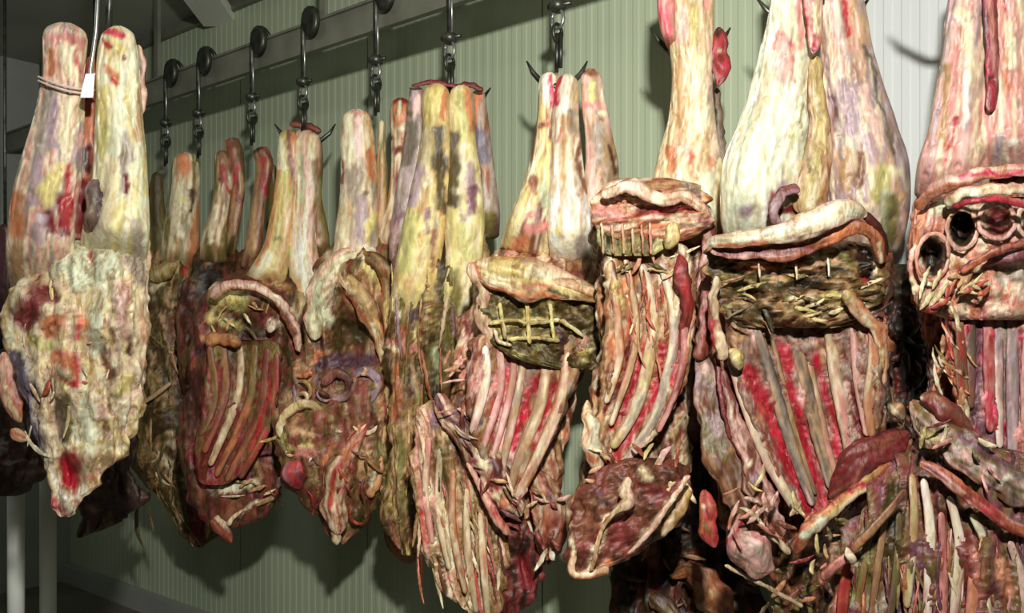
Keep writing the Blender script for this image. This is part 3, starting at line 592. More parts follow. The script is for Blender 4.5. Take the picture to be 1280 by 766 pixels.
E.body('torso', [(300,632,736,.02),(330,600,744),(370,586,750),(400,580,742),(440,574,728),(480,566,722),(520,560,716),(560,564,708),(600,590,700),(635,622,708),(665,646,708),(690,660,700),(706,676,690)], 'PK OR CR MR BR TN', '''OR 8 600 340; DB 5 590 355; CR 7 602 368; LP 8 586 430 600 428; RR 5 602 428; DR 4 606 430; CR 8 625 420; DB 6 580 450 588 465; DR 8 570 455; MR 6 560 470; OR 5 584 470; LI 6 575 500; MR 12 670 640; CR 9 672 665 690 650; WH 6 664 660; BR 5 690 630; PK 6 680 600; OR 5 700 600; DR 5 676 690 686 696; TN 7 690 615; MR 6 660 620;DB 5 650 650 656 670''', d=.03, amp=.016, bf=.35)
cage = E.body('rib_cage', [(412,592,742),(440,588,732),(470,582,722),(500,580,712),(540,586,696),(580,604,672),(615,622,656),(640,634,648)], 'PK LP MR TN GR', '''OR*.5 12 700 450; TN 10 700 440 716 460; RD 6 672 470 640 560; RD 5 694 476 664 560; HP 4 636 462 622 520; GR 6 660 460 640 520; PU 5 600 500 590 530; LP 8 600 460; RR 4 618 500 610 550; DB 4 606 480 596 530; BR 4 646 520; GR 5 624 570 640 590''', d=-.10, bf=.55, bb=.25, hollow=.6, amp=.006, ang=.25)
E.ribs(cage, [(606,432,608,470,590,542),(624,430,626,480,604,560),(642,432,640,480,614,580),(656,434,648,490,624,600),(684,436,677,500,650,570,636,614),(710,440,700,500,670,575,643,628)], ['WH CR LP','CR LP PK LP','LP PK TN','CR GR TN LP','GR TN CR','TN OR CR PK'], [5,4.5,4,4.5,6,6])
fE = E.front
E.body('membrane_pad', [(352,604,752,.0),(375,600,762),(400,604,764),(425,612,762),(445,640,758),(462,690,752)], 'OD DO OL OD DO YG', '''OD 8 640 388 650 380; OD 7 670 390; DO 8 690 400; DP 7 720 380; DP 6 706 420 708 440; BK 7 750 430 744 450; YG 3 626 382 628 420; YG 3 658 376 660 430; YG 3 690 374 688 400; FY 3 620 406 650 402 690 400; YG 3 640 424 700 420; FY 5 730 420 728 440; CR 4 726 450; OL 7 740 400; DB 5 700 366 720 372; DG 6 752 400;PU*.6 6 700 412;FY 6 622 405''', d=-.13, bf=.14, bb=.2, amp=.014, fx=.08, fy=.08)
E.limb('folded_flap', [(586,336,8,-.15),(602,336,14,-.165),(628,342,22,-.175),(660,350,25,-.18),(695,354,19,-.18),(730,364,12,-.18),(770,378,6,-.17)], 'CR FY CR LC CR', '''OR 5 588 328 596 345; FY 12 620 330 650 335; CR 8 660 325 700 340; OR 5 640 368 700 371; OR 5 600 355 630 364; OR 4 650 356 692 360; DO 4 690 364 712 368; OR 5 730 365 768 378; CR 5 710 345 750 365; PK 4 735 364 760 376;OR 4 604 352''', t=.4)
E.limb('belly_rim', [(588,328,9,-.16),(596,345,8,-.16),(604,368,8,-.14),(600,395,9,-.13),(612,418,9,-.13),(600,430,12,-.12),(584,432,7,-.10)], 'OR CR LP PK', 'RD 5 602 429')
E.limb('belly_rim', [(690,350,6,-.19),(730,360,7,-.19),(768,376,6,-.17)], 'OR TN CR')
nets = []
for p in ['610 404 640 400 664 404 700 400', '625 378 628 400 632 424', '658 374 660 400 662 430', '688 374 690 400 692 424', '636 424 665 422 700 426', '618 412 624 426 640 432', '700 400 716 410 730 420']:
    q = np.array(p.split(), float).reshape(-1, 2); E.limb('', [(a[0], a[1], 2.6, -.158) for a in q], 'FY YG CR', join=nets)
E.joined('caul_fat_net', nets)
E.front = fE
# spine band and open flank at the left
ff = E.body('fore_flank', [(500,532,566,.02),(540,520,584),(580,516,604),(620,516,622),(660,520,636),(700,530,634),(740,556,630),(775,590,626)], 'CR TN OL TN PK CR DO', '''OL 6 550 560 556 620; OL 5 575 600 590 650; CR 3 530 560 534 640; PK 4 524 600 534 680; CR 4 545 600 556 700; RR 3 548 660 560 700; RR 4 526 640 536 680; OR 4 566 620 574 690; CR 5 560 640 566 710; OL 5 582 640 584 690; CR 5 580 700 590 760; DB 6 600 690 606 740; PU 8 548 500 546 530; CR 4 596 700 602 760;RR 3 575 690 580 720;DO 4 566 550 575 580''', d=-.03, bf=.35, bb=.35, amp=.013, fx=.2, fy=.012, ang=-.18)
fF = E.front
fl = None
E.ribs(ff, [(536,545,532,610,540,680),(550,560,548,640,562,712),(566,585,566,660,582,742),(583,610,584,680,596,766),(600,640,604,700,610,775)], ['CR PK TN','TN CR OL','CR OR CR','CR TN','TN CR OR'], 4)
E.body('dark_flank', [(630,598,640,.04),(660,600,658),(700,604,672),(730,606,676),(770,612,650)], 'DB DR MR BK DB BR', 'BK 8 620 660 616 720; DR 8 650 700 660 730; OD 4 610 700; BR 5 636 740', d=-.0, bf=.4, amp=.015)
E.limb('backbone', [(546,492,10,-.04),(560,515,14,-.07),(585,548,18,-.09),(610,585,19,-.1),(634,622,18,-.1),(650,646,9,-.08)], 'LP BR CR MR DB PU', 'PU 8 576 520 584 540; LI 7 582 546; CR 7 596 560 606 586; DR 6 590 575; CR 5 560 512; MR 7 612 604; OR 6 630 628; CR 5 600 600 620 620; RR 4 618 612; OL 5 575 555', amp=.014)
E.limb('bone_stick', [(584,578,3,-.11),(606,620,5,-.12),(622,648,6,-.12),(636,668,5,-.11)], 'OR PK CR', 'RR 3 618 640 628 655')
E.front = fF
E.shreds('torn_fat', 560, 430, 600, 520, 34, 18, 4, 1.2, ['CR OR','LP PK','DB DR','MR BR','OR PK'], d=-.10, seed=41, spread=.9, use_front=False)
E.shreds('torn_fat', 540, 500, 645, 640, 60, 20, 3, .95, ['CR OR','LP CR','MR DR','OL DO','TN','PU'], d=-.14, seed=42, spread=.8, use_front=False, poly=lambda x, y: abs((y-492)-(x-546)*1.45) < 34)
E.shreds('torn_strands', 520, 560, 625, 720, 80, 60, 2.2, 1.4, ['CR TN','OR PK','RR PK','OL TN','DB BR','CR'], d=-.006, seed=43, spread=.12, curl=.1)
E.limb('shoulder_lobe', [(664,586,10,-.03),(676,615,18,-.05),(686,650,24,-.06),(684,680,18,-.04),(682,700,7,-.02)], 'TN CR MR OR CR', 'CR 8 668 660; WH 6 690 664; MR 6 676 625; DR 4 684 690; BR 5 700 620; PK 5 660 640')
E.shreds('torn_fat', 655, 600, 708, 690, 30, 18, 4, 1.4, ['CR TN','OR CR','MR BR','LP','WH CR'], d=-.10, seed=44, spread=.9, use_front=False)

# ------------------------------------------------------------------ F
Y8 = hookY(850)
Fq = Beast('hanging_carcass', 'carcass on one long pale shank with red striped ribs above a round brown meat cut', 866, 60, Y8-.02, gain(Y8, 1.02), olive_shade=0.4)
Fq.limb('hind_leg', [(862,-60,30),(862,-20,32),(862,20,32),(865,60,28),(866,100,26),(865,150,30),(862,190,37),(864,230,44),(868,280,42),(872,330,30)], 'LP CR TN CR FY', '''HP 4 838 0 840 40; PK 5 880 0 882 10; RD 3 836 50; FY 6 868 10 866 50; TN 6 846 80 850 170; CR 8 872 80 874 160; RR 3 862 190 862 205; OR 4 850 180; OR 4 888 200 892 206; LC 10 886 225 888 270; CR 9 846 210; PK 5 836 0 838 30; DG*.5 4 888 110 892 150; LP 6 854 10 850 50; OR 6 840 190 838 210''', t=.75)
Fq.limb('hind_leg', [(832,-60,9),(832,-10,11),(834,30,10),(838,52,7),(841,64,4)], 'LP PK HP LP', d=-.05)
Fq.limb('red_knuckle', [(897,34,8),(898,55,9),(900,75,12),(899,95,9),(896,108,4)], 'DR RR MR DR', 'DB 6 897 38; HP 4 904 80; CR 3 900 60', d=-.01)
Fq.limb('thin_strip', [(896,110,3),(900,160,5),(904,220,5)], 'GR DG TN', d=.04)
Fq.body('torso', [(222,790,880,.04),(240,760,888,.02),(270,746,892),(310,742,884),(360,744,876),(420,748,870),(480,744,862),(540,738,858),(580,728,862),(620,718,862),(650,712,846),(690,712,800),(718,714,740)], 'TN OR BR CR MR DO', '''CR 7 800 232 770 240; PK 8 760 255 800 262; MR 8 800 262 860 270; LP 6 800 245 850 260; GR 6 860 225 870 240; PU 6 874 250; MR 9 880 285; PU 4 862 330; RR 8 852 335 858 370; HP 5 850 325; DR 5 866 400 856 470; TN 7 850 520; CR 6 840 540; CR 9 735 520 740 560; YG 6 730 540; OR 6 745 590; RR 3 752 560''', d=.02, amp=.014, bf=.35)
fq0 = Fq.front
cage = Fq.body('rib_cage', [(300,752,858),(340,752,864),(390,756,866),(440,754,864),(490,748,852),(530,744,832),(560,746,806),(590,748,772),(602,750,760)], 'OR TN BR CR TN', '''FY 5 765 330 775 380; OR 6 790 340 790 420; BR 6 805 345 806 380; PU 4 812 330 806 350; TN 8 835 360 835 420; RR 4 793 390 790 430; RD 6 804 434 790 485 766 535; RD 7 832 432 816 495 768 574; DR 4 789 430 776 480 758 512; RR 4 780 560 750 590; HP 3 846 420 838 480; PK 5 852 430 846 470; MR 6 856 400 846 500; BR 5 780 400;OR 5 815 400''', d=-.11, bf=.5, bb=.25, hollow=.55, amp=.007, ang=.1)
Fq.ribs(cage, [(764,325,772,400,774,450,757,504),(782,322,795,400,790,450,763,532),(803,330,817,400,811,450,794,512,765,560),(826,326,843,400,838,450,822,512,795,560,768,592),(848,330,856,420,848,480,822,540)], ['TN OR CR MR','OR TN CR','TN FY TN CR GR','TN CR GR LP','LP PK MR LP'], [4.5,4,6.5,5.5,4])
Fq.front = fq0
Fq.body('folded_flank', [(222,768,850),(232,752,872),(246,744,884),(262,742,888),(276,744,890),(290,748,880),(302,760,868)], 'PK LP CR OR MR TN', '''WH 7 770 232 800 230; LC 5 760 240 790 236; CR 6 800 250 830 246; PK 8 750 262 780 268; TN 6 780 262; MR 6 800 264 850 262; RR 5 820 262 870 258; LP 5 850 245 880 262; GR 7 856 228 872 238; OR 5 800 280 850 282; MR 8 880 275;CR 5 845 282; PU 5 870 245''', d=-.13, bf=.3, bb=.3, amp=.014, ang=1.4)
Fq.limb('fat_roll', [(752,246,8,-.18),(776,234,9,-.2),(800,238,9,-.2),(826,250,8,-.2),(856,246,7,-.18),(880,262,7,-.15),(888,285,6,-.12)], 'WH CR LP CR PK GR')
Fq.limb('fat_roll', [(838,278,8,-.17),(842,296,10,-.18),(834,312,6,-.16)], 'CR FY TN')
Fq.limb('flank_edge', [(882,262,6,-.1),(886,285,9,-.1),(884,320,8,-.09),(874,360,6,-.08),(868,420,5,-.08)], 'MR PU LP MR')
Fq.limb('red_flesh', [(848,318,5,-.15),(852,340,9,-.16),(858,375,8,-.15),(856,410,7,-.13),(850,450,5,-.11)], 'DR RR MR DR', 'LI 3 862 320 866 340')
# ribs seen through the membrane under the roll
w_ = []
for x in (752, 765, 778, 790, 802, 812): Fq.limb('', [(x, 278, 1.8, -.165), (x+1, 295, 1.8, -.165), (x+2, 318, 1.6, -.155)], 'CR TN PK', join=w_)
Fq.joined('membrane_bars', w_)
Fq.body('membrane_pad', [(274,748,834),(290,746,836),(308,748,832),(320,756,826)], 'OL YG DO OL', 'OD 4 758 290 758 304; OD 4 772 292 772 306; OD 4 786 292 786 304;OD 5 815 298', d=-.14, bf=.15, bb=.1, amp=.004)
Fq.body('shoulder_cut', [(572,770,846),(590,742,862),(610,726,864),(630,716,862),(650,712,850),(670,711,830),(690,711,800),(708,712,764),(724,713,728)], 'BR MR BR DB BR', '''CR 7 780 612 786 630 776 636; CR 4 776 636 758 650 744 690; CR 3 744 690 736 715; CR 4 860 598 830 640 796 680; TN 5 856 625 830 660; CR 6 850 628 836 645; MR 12 775 655 770 675; MR 10 820 620 846 606; BR 10 730 640 728 670; CR 3 712 650 714 716; OR 5 740 716 764 700; RR 4 716 716; CR 3 724 718 756 706; PU 5 750 612; TN 5 740 630; CR 5 800 588 812 600; OR 5 810 560''', d=-.12, bf=.42, bb=.3, amp=.010, fx=.08, fy=.05)
Fq.limb('fat_seam', [(862,594,3,-.22),(844,618,4,-.235),(822,650,4,-.235),(796,682,3,-.21),(784,692,2,-.2)], 'CR LP TN')
Fq.limb('fat_seam', [(786,596,5,-.20),(782,612,8,-.21),(784,628,8,-.215),(766,642,4,-.215),(752,662,2.6,-.205),(745,690,2.6,-.2),(738,714,3,-.185)], 'CR TN CR LP')
Fq.limb('fat_slab', [(858,606,5,-.16),(852,632,9,-.18),(836,658,8,-.18),(826,670,4,-.17)], 'CR TN FY OL')
Fq.limb('torn_end', [(716,690,4,-.17),(716,716,5,-.17),(735,720,6,-.17),(760,708,6,-.18)], 'RR OR CR PK')
Fq.limb('fat_column', [(734,500,5,-.1),(736,530,11,-.13),(740,556,12,-.13),(748,590,8,-.12)], 'YG LC CR OR', 'OR 5 728 570 745 572')
Fq.shreds('torn_fat', 780, 545, 858, 610, 46, 20, 4, 1.9, ['CR TN','OR PK','FY CR','MR OR','LP','BR'], d=-.17, seed=51, spread=.8, use_front=False)
Fq.shreds('torn_fat', 716, 560, 760, 610, 18, 18, 4, 1.2, ['OR CR','TN','MR BR','LP'], d=-.15, seed=52, spread=.9, use_front=False)
Fq.shreds('belly_strands', 758, 325, 850, 430, 60, 50, 2.2, 1.55, ['TN OR','CR FY','BR OR','OR RR','TN OL'], d=-.12, seed=53, spread=.16, curl=.3, use_front=False)
Fq.shreds('torn_fat', 755, 318, 845, 345, 34, 22, 3, .8, ['FY TN','CR TN','OL DO','OR CR'], d=-.13, seed=54, spread=1, use_front=False)

# ------------------------------------------------------------------ I: dark low carcass behind
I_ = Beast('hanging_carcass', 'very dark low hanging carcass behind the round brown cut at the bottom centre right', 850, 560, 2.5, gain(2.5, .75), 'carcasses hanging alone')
I_.body('torso', [(540,820,930),(580,812,940),(620,800,950),(660,784,956),(700,772,960),(740,764,966),(800,760,970)], 'DB BK OD DB MR BR', 'BK 20 850 650 880 640; OD 12 870 680 900 700; BR 10 856 700; TN 10 876 750 900 742; TN 6 900 764 916 756; DB 14 810 720; CR*.5 5 822 748; DR 5 870 690;DP 8 800 700', d=.0, bf=.4, amp=.025)
I_.limb('meat_lobe', [(840,722,6,-.12),(862,712,12,-.16),(886,736,20,-.18),(902,764,16,-.16),(920,790,14,-.15)], 'BR TN OR BR', 'TN 6 890 740')
I_.limb('meat_lobe', [(812,745,10,-.14),(830,756,12,-.16),(846,775,10,-.15)], 'CR DB OL DB')
I_.shreds('torn_membrane', 776, 640, 940, 766, 60, 34, 4, 1.2, ['DB BR','BK DB','DB MR','OD DO','BR TN'], d=-.02, seed=61, spread=.9)

# ------------------------------------------------------------------ G
Y9 = hookY(1010)
G = Beast('hanging_carcass', 'largest pale carcass with broad white thighs and long crimson striped rib cage', 1022, 20, Y9, gain(Y9, 1), olive_shade=0.3)
G.limb('hind_leg', [(990,-80,28),(992,-30,28),(990,20,30),(984,70,36),(976,120,42),(966,170,48),(956,220,54),(954,270,54),(956,310,46)], 'LC CR LC WH LC', '''PK 5 1000 0 998 60; LP 8 980 50 976 100; PK 3 966 60 976 36 988 60 990 100; LC 18 940 200 925 250; LI 8 934 262; LI 7 970 250 980 230; DR 8 975 265 990 262; MR 5 965 240 966 270; GR 6 985 245 1000 255; TN*.5 3 960 80 946 150; YG 5 988 170; OL 2 1000 130 1004 170; WH 6 978 8; LP 6 985 80;CR 6 1000 200 1010 240''', t=.75)
G.limb('hind_leg', [(1046,-80,24),(1048,-20,27),(1052,20,30),(1058,70,34),(1066,120,40),(1076,170,47),(1086,220,52),(1088,270,48),(1084,320,36)], 'LP CR LI TN LP', '''RR 5 1058 0 1062 40; PK 5 1040 0; PK 6 1064 60; LI 12 1060 110 1066 160; PU 5 1040 120 1044 160; LI 7 1084 170 1090 200; TN 8 1056 190 1060 230; BR 5 1075 190 1072 230; YG 12 1105 215 1100 240; GN 9 1112 245 1108 290; OL 10 1118 250 1114 300; CR 8 1120 215; TN 6 1132 245; LP 5 1080 110 1095 170; GR 4 1050 150 1052 200; CR 8 1080 260;DG 3 1084 60 1116 190''', t=.8, d=.01)
G.limb('groin_strip', [(1012,-60,12),(1016,-10,13),(1018,30,11),(1018,52,8),(1017,68,4)], 'PK HP LP CR RR', 'HP 4 1006 10 1008 55; DR 3 1016 60; CR 5 1020 0 1020 40', d=-.07)
G.limb('groin_strip', [(1020,70,9),(1020,110,10),(1024,150,14),(1022,190,18),(1014,230,22),(1010,270,20)], 'CR TN FY CR', 'DB 2 1004 150 1010 156; YG 6 1000 170 1000 200; OL 3 1010 200 1014 216; TN 5 1034 200 1036 240; CR 4 1016 100 1022 140', d=-.04)
G.limb('leg_fold', [(1000,236,6,-.09),(978,240,8,-.10),(968,262,7,-.10),(974,282,6,-.09)], 'GR LI MR LP')
G.body('torso', [(270,908,1130,.04),(310,890,1118,.02),(350,880,1112),(400,884,1116),(450,886,1120),(500,892,1126),(550,890,1138),(600,892,1146),(650,900,1120),(690,930,1080),(730,960,1062),(790,980,1050)], 'BR TN OR MR DO BR', '''OR 10 1096 400 1106 440; CR 9 1092 420 1095 460; RR 6 1100 400; DP 10 1110 480; DB 12 1128 440 1130 490; MR 20 1090 560 1110 550; OD 12 1070 650 1040 690; DO 12 980 690 1010 720; DB 10 950 700; OL 8 1100 620;BR 9 1040 620''', d=.05, amp=.016, bf=.3)
g0 = G.front
cage = G.body('rib_cage', [(380,905,1102),(410,908,1104),(450,912,1106),(490,924,1106),(530,938,1102),(570,956,1094),(610,976,1078),(640,1000,1056),(660,1014,1040)], 'GR TN MR GR BR LP', '''GR 12 960 405 1050 400; TN 10 920 420; OR 8 1096 410 1104 450; RD 10 938 466 1012 638; RD 8 978 437 1001 529 1029 630; RD 7 1019 446 1047 549 1053 598; DR 5 1062 477 1076 550; DB 3 960 450 996 560 1020 620; DB 3 1004 440 1030 560; HP*.6 5 975 430; PK*.6 5 1016 440; DR 5 1050 590; FY 7 920 446; CR 4 1100 440 1088 520; DR 6 1090 490 1086 530''', d=-.10, bf=.5, bb=.25, hollow=.58, amp=.006, ang=-.35)
G.ribs(cage, [(914,452,930,500,962,580,998,642),(944,408,958,450,984,540,1016,632),(962,408,972,450,994,540,1020,618),(985,408,1000,450,1022,540,1041,612),(1006,408,1011,450,1033,550,1047,602),(1036,408,1043,460,1062,560,1066,592),(1066,408,1072,470,1084,545),(1090,408,1092,450,1086,500,1090,546)], ['CR LP GR','TN GR DG LP','DG TN OL','GR TN DG LP','CR TN PK','GR TN CR PK','CR OR LP PK','CR OR TN'], [6,6,3,7.5,4,7,5,6])
G.front = g0
G.body('membrane_pad', [(300,886,1098),(325,884,1108),(350,884,1110),(375,892,1106),(395,900,1090),(410,912,1070)], 'BR OL TN DO OD BR', '''MR 8 905 312 960 312; MR 8 980 306 1012 302; OR 9 1030 300 1075 290; LP 7 1060 300; OR 7 920 332 1000 330; TN 6 1020 330; OL 4 900 345 960 348; OD 9 920 362 990 358; BK 8 1000 352 1020 352; DB 9 940 372; YG 4 905 384 915 380; CR 4 990 374 1020 372; FY 7 1030 370 1060 370; OD 5 1000 384 1040 392; DO 9 930 392 960 390; TN 4 966 348 980 352; OL 8 1060 326; BK*1.4 10 1078 316 1082 344; CR 4 1072 305 1092 312 1094 340; RR 5 1078 350; DG 6 960 395;OD 7 890 335 895 350''', d=-.13, bf=.22, bb=.2, amp=.016, fx=.05, fy=.12)  # strong black stroke at the right paints the dark of a cavity
G.limb('folded_flap', [(884,303,7,-.2),(905,301,9,-.23),(940,297,11,-.25),(980,290,12,-.26),(1010,280,17,-.27),(1040,268,17,-.27),(1062,262,13,-.25),(1084,268,7,-.21)], 'LC CR LC WH CR', 'OR 4 900 308 960 306; CR 10 1000 290 1030 280; BR*.6 3 1060 285 1080 272')
G.limb('flank_rim', [(888,314,7,-.2),(930,316,9,-.22),(975,314,10,-.23),(1015,306,9,-.24),(1050,290,10,-.24),(1075,282,10,-.22),(1094,300,8,-.19),(1102,330,7,-.16)], 'MR OR BR OR LP', 'MR 8 900 316 1010 310; OR 8 1040 296 1080 286; CR 4 1096 305 1100 330')
G.limb('thin_sinew', [(948,326,1.6,-.2),(949,336,1.6,-.2),(950,348,1.4,-.2)], 'WH CR')
G.limb('thin_sinew', [(995,330,1.6,-.2),(996,340,1.6,-.2),(996,350,1.4,-.2)], 'WH CR')
G.limb('thin_sinew', [(1035,322,1.6,-.2),(1036,334,1.6,-.2),(1036,346,1.4,-.2)], 'WH CR')
G.limb('dark_muscle_and_gap_fill', [(1076,268,4,-.2),(1092,276,6,-.18),(1104,296,5,-.15),(1108,320,5,-.12)], 'MR DB BR')
G.limb('fat_flap', [(1056,362,8,-.2),(1074,385,10,-.18),(1096,410,10,-.15),(1104,450,8,-.12),(1098,490,5,-.1)], 'FY OR CR TN', 'YG 7 1060 370; OR 6 1096 400 1102 430; CR 5 1080 400 1100 440')
G.limb('fat_flap', [(895,345,6,-.18),(892,380,7,-.16),(896,420,8,-.15),(906,450,8,-.14)], 'TN CR MR RR', 'RR 5 890 400 890 430')
G.limb('yellow_fat', [(912,436,5,-.16),(922,446,9,-.18),(926,462,6,-.16)], 'YG FY CR')
G.shreds('torn_membrane', 890, 335, 1080, 400, 90, 26, 3.2, .05, ['OL DO','YG TN','OD DB','BR TN','CR FY','OD BK'], d=-.175, seed=71, spread=.4, use_front=False)
# backbone at left, in two columns of vertebral lumps
G.limb('backbone', [(876,440,10,-.05),(882,480,15,-.08),(890,530,17,-.1),(910,585,18,-.11),(928,630,16,-.1),(938,650,9,-.08)], 'BR TN LI OL MR', 'LP 9 880 462; PU*.6 6 872 482 900 484; OL 8 880 520 890 560; LI 8 892 520 898 540; BR 8 900 590; OL 5 908 570; TN 5 912 560', amp=.012)
G.limb('backbone', [(902,462,6,-.09),(914,510,9,-.11),(930,560,12,-.12),(950,610,14,-.12),(968,650,13,-.11),(978,670,7,-.1)], 'LI LP BR MR CR', 'LP 6 920 530 926 560; CR 5 934 580; LI 8 942 600; MR 5 954 620; OR 5 930 640', amp=.012)
G.limb('flank_strip', [(884,330,6,.0),(880,400,8,-.03),(876,450,9,-.04)], 'MR BR RR', 'HP 4 890 400 890 440', d=-.04)
G.limb('thin_flank', [(896,440,4,-.1),(902,500,3,-.12),(914,550,3,-.12)], 'MR DR')
G.limb('neck_slab', [(926,642,5,-.13),(920,664,16,-.15),(930,686,30,-.16),(950,704,22,-.15),(968,712,7,-.13)], 'PK LP GR PK', 'LP 10 940 690 955 690; RR 4 898 690 930 650; PK 7 920 680; CR 5 945 716;GR 8 946 686', amp=.006)
G.limb('pink_lobe', [(880,612,5,-.08),(882,636,11,-.1),(888,662,12,-.1),(894,684,6,-.09)], 'PK RR OR HP', 'OL 4 880 654 884 664; RR 4 890 640 896 680; CR 4 878 630')
G.limb('bone_stick', [(906,706,2.5,-.13),(940,724,3,-.13),(975,742,3,-.13),(1004,758,3,-.12)], 'TN CR DO')
G.limb('bone_stick', [(944,648,4,-.17),(964,668,5,-.18),(988,692,5,-.17)], 'PK CR TN MR')
G.shreds('torn_fat', 912, 600, 975, 660, 40, 20, 4, .9, ['CR FY','OR CR','PK OR','LP','MR BR'], d=-.2, seed=72, spread=1, use_front=False)
G.limb('fat_rim', [(994,692,6,-.16),(1002,672,9,-.18),(1022,650,9,-.19),(1046,632,9,-.18),(1070,612,8,-.17),(1100,592,7,-.15),(1122,570,5,-.12)], 'CR FY OR RR CR', 'LC 6 1006 672 1030 648; RR 5 1062 612 1080 606; OR 6 1006 684')
G.limb('flesh_band', [(1036,622,10,-.1),(1062,596,20,-.12),(1090,570,24,-.13),(1118,552,20,-.12),(1136,540,10,-.1)], 'MR DR MR BR', 'DB 5 1100 536 1130 530; CR 5 1118 512', amp=.006)
G.limb('fat_knob', [(1112,506,6,-.1),(1122,514,9,-.11),(1132,522,6,-.09)], 'CR TN BR')
G.shreds('torn_fat', 1000, 625, 1075, 705, 50, 20, 4, 2.4, ['CR FY','OR CR','OR PK','MR RR','OL DO','TN'], d=-.19, seed=73, spread=.8, use_front=False)
G.shreds('dark_shreds', 950, 690, 1060, 770, 60, 30, 4, 1.0, ['DB BR','OD OL','BR MR','DO OL','OR TN'], d=-.08, seed=74, spread=.8, use_front=False)
G.body('dark_muscle_and_gap_fill', [(330,1098,1150,.08),(370,1096,1162,.05),(420,1096,1170,.04),(480,1096,1170,.04),(530,1100,1160,.05),(570,1104,1150,.07)], 'DB BK OD DB DR', 'CR 3 1112 440; DR 6 1106 480; OD 8 1140 440; OD 6 1150 500', d=.02, bf=.4, amp=.02)  # added dark body that fills the dark gap towards the next carcass
G.shreds('dark_shreds', 1108, 380, 1158, 520, 50, 34, 4, 1.4, ['BK DB','OD DB','DB MR','BK OD'], d=.0, seed=75, spread=.7, use_front=False)

# ------------------------------------------------------------------ H
Y10 = hookY(1225)
H = Beast('hanging_carcass', 'pink carcass at the right edge with oval holes in its flank and fanned ribs below', 1215, 20, Y10, gain(Y10, .98), olive_shade=0.25)
H.limb('hind_leg', [(1222,-80,28),(1218,-30,28),(1212,20,29),(1208,70,32),(1203,120,36),(1198,170,40),(1190,220,46),(1184,260,44)], 'LP CR PK LP LI', '''CR 8 1212 20 1214 100; WH 5 1210 90 1208 150; PK 5 1196 60 1190 160; TN 5 1186 80 1176 170; RR 3 1194 150 1182 200; DB 2 1218 18; LP 7 1206 170 1206 200; OR 4 1180 180; GR 4 1180 40 1178 90; CR 9 1200 20''', t=.8)
H.limb('hind_leg', [(1262,-80,28),(1262,-30,30),(1262,20,32),(1262,70,36),(1266,120,44),(1272,170,54),(1276,220,60)], 'LP PK CR LP', '''HP 4 1236 0 1240 60; MR 5 1240 50 1238 110; DP 4 1241 90 1240 114; OR 6 1258 70 1262 110; CR 8 1262 30 1264 80; PK 5 1240 130 1232 150; WH 7 1264 178; LI 6 1250 170 1244 200; GR 5 1275 130;RR 3 1252 0 1256 12''', t=.8, d=.0)
H.limb('groin_strip', [(1238,-60,9),(1238,0,10),(1240,50,9),(1240,110,8),(1238,140,7)], 'PK MR HP PU', 'DP 4 1240 100', d=-.06)
H.body('torso', [(200,1166,1330,.04),(240,1146,1340,.02),(290,1136,1345),(350,1134,1345),(400,1148,1340),(450,1156,1340),(500,1150,1340),(560,1150,1345),(620,1160,1350)], 'PK LP MR OR PK', 'OR 8 1150 270 1170 240; CR 6 1160 300; DB 10 1160 440 1160 480; MR 10 1180 510; PK 10 1150 320; BR 9 1140 350', d=.06, amp=.012, bf=.3)
h0 = H.front
cage = H.body('rib_cage', [(350,1170,1330),(390,1176,1330),(440,1184,1330),(490,1196,1330),(540,1216,1334),(580,1244,1340),(610,1270,1344)], 'PK LP HP MR PK', '''BR 5 1205 380; OR 7 1196 400 1204 490; RR 4 1200 430 1202 470; PU 7 1222 360 1222 520; HP 6 1234 380 1236 530; GR 9 1256 370 1256 520; LI 6 1246 360; HP 8 1272 420; PK 10 1276 480 1276 560; PU 10 1210 510 1260 570; MR 6 1186 490 1200 520; DP 4 1214 440 1216 500; GR 6 1250 400''', d=-.1, bf=.4, bb=.25, hollow=.4, amp=.006)
H.ribs(cage, [(1192,376,1198,420,1204,500),(1212,370,1214,440,1214,510),(1234,366,1236,440,1238,540),(1250,372,1248,460,1250,560),(1266,376,1266,460,1266,580),(1288,376,1286,460,1284,590)], ['OR TN BR RR','DG BR PU','HP PK RR PK','WH LP LI','GR LI LP','PK LP HP'], [7,5,6,5,7,8])
H.front = h0
H.body('flank_sheet', [(246,1162,1330),(270,1148,1335),(300,1138,1335),(330,1136,1335),(356,1136,1330),(380,1150,1320),(400,1170,1300)], 'LP CR PK OR LC', '''LC 10 1175 262 1190 252; CR 7 1184 290 1186 330; BK*1.5 13 1162 308 1168 332; OD*1.5 13 1203 274 1203 298; BK*1.2 8 1203 276 1203 296; MR*1.2 13 1246 270 1246 286;GR 5 1254 280; BK*1.3 12 1291 270 1291 284; OR 8 1150 260 1145 300; RR 5 1200 246 1280 250; CR 7 1226 262 1226 300; PK 6 1148 340; OR 8 1200 335 1180 350; PU 8 1255 318 1280 318; DP 4 1250 322 1270 324; CR 6 1136 350 1140 364; OR 10 1160 370 1190 375; RR 5 1185 370; YG 7 1205 350; GR 9 1250 345 1275 345; HP 3 1268 245''', d=-.13, bf=.2, bb=.2, amp=.008, lumps='1166 320 13 -.05 17;1203 286 12 -.05 17;1246 276 16 -.04 18')  # black and olive strokes paint the darkness inside the oval holes
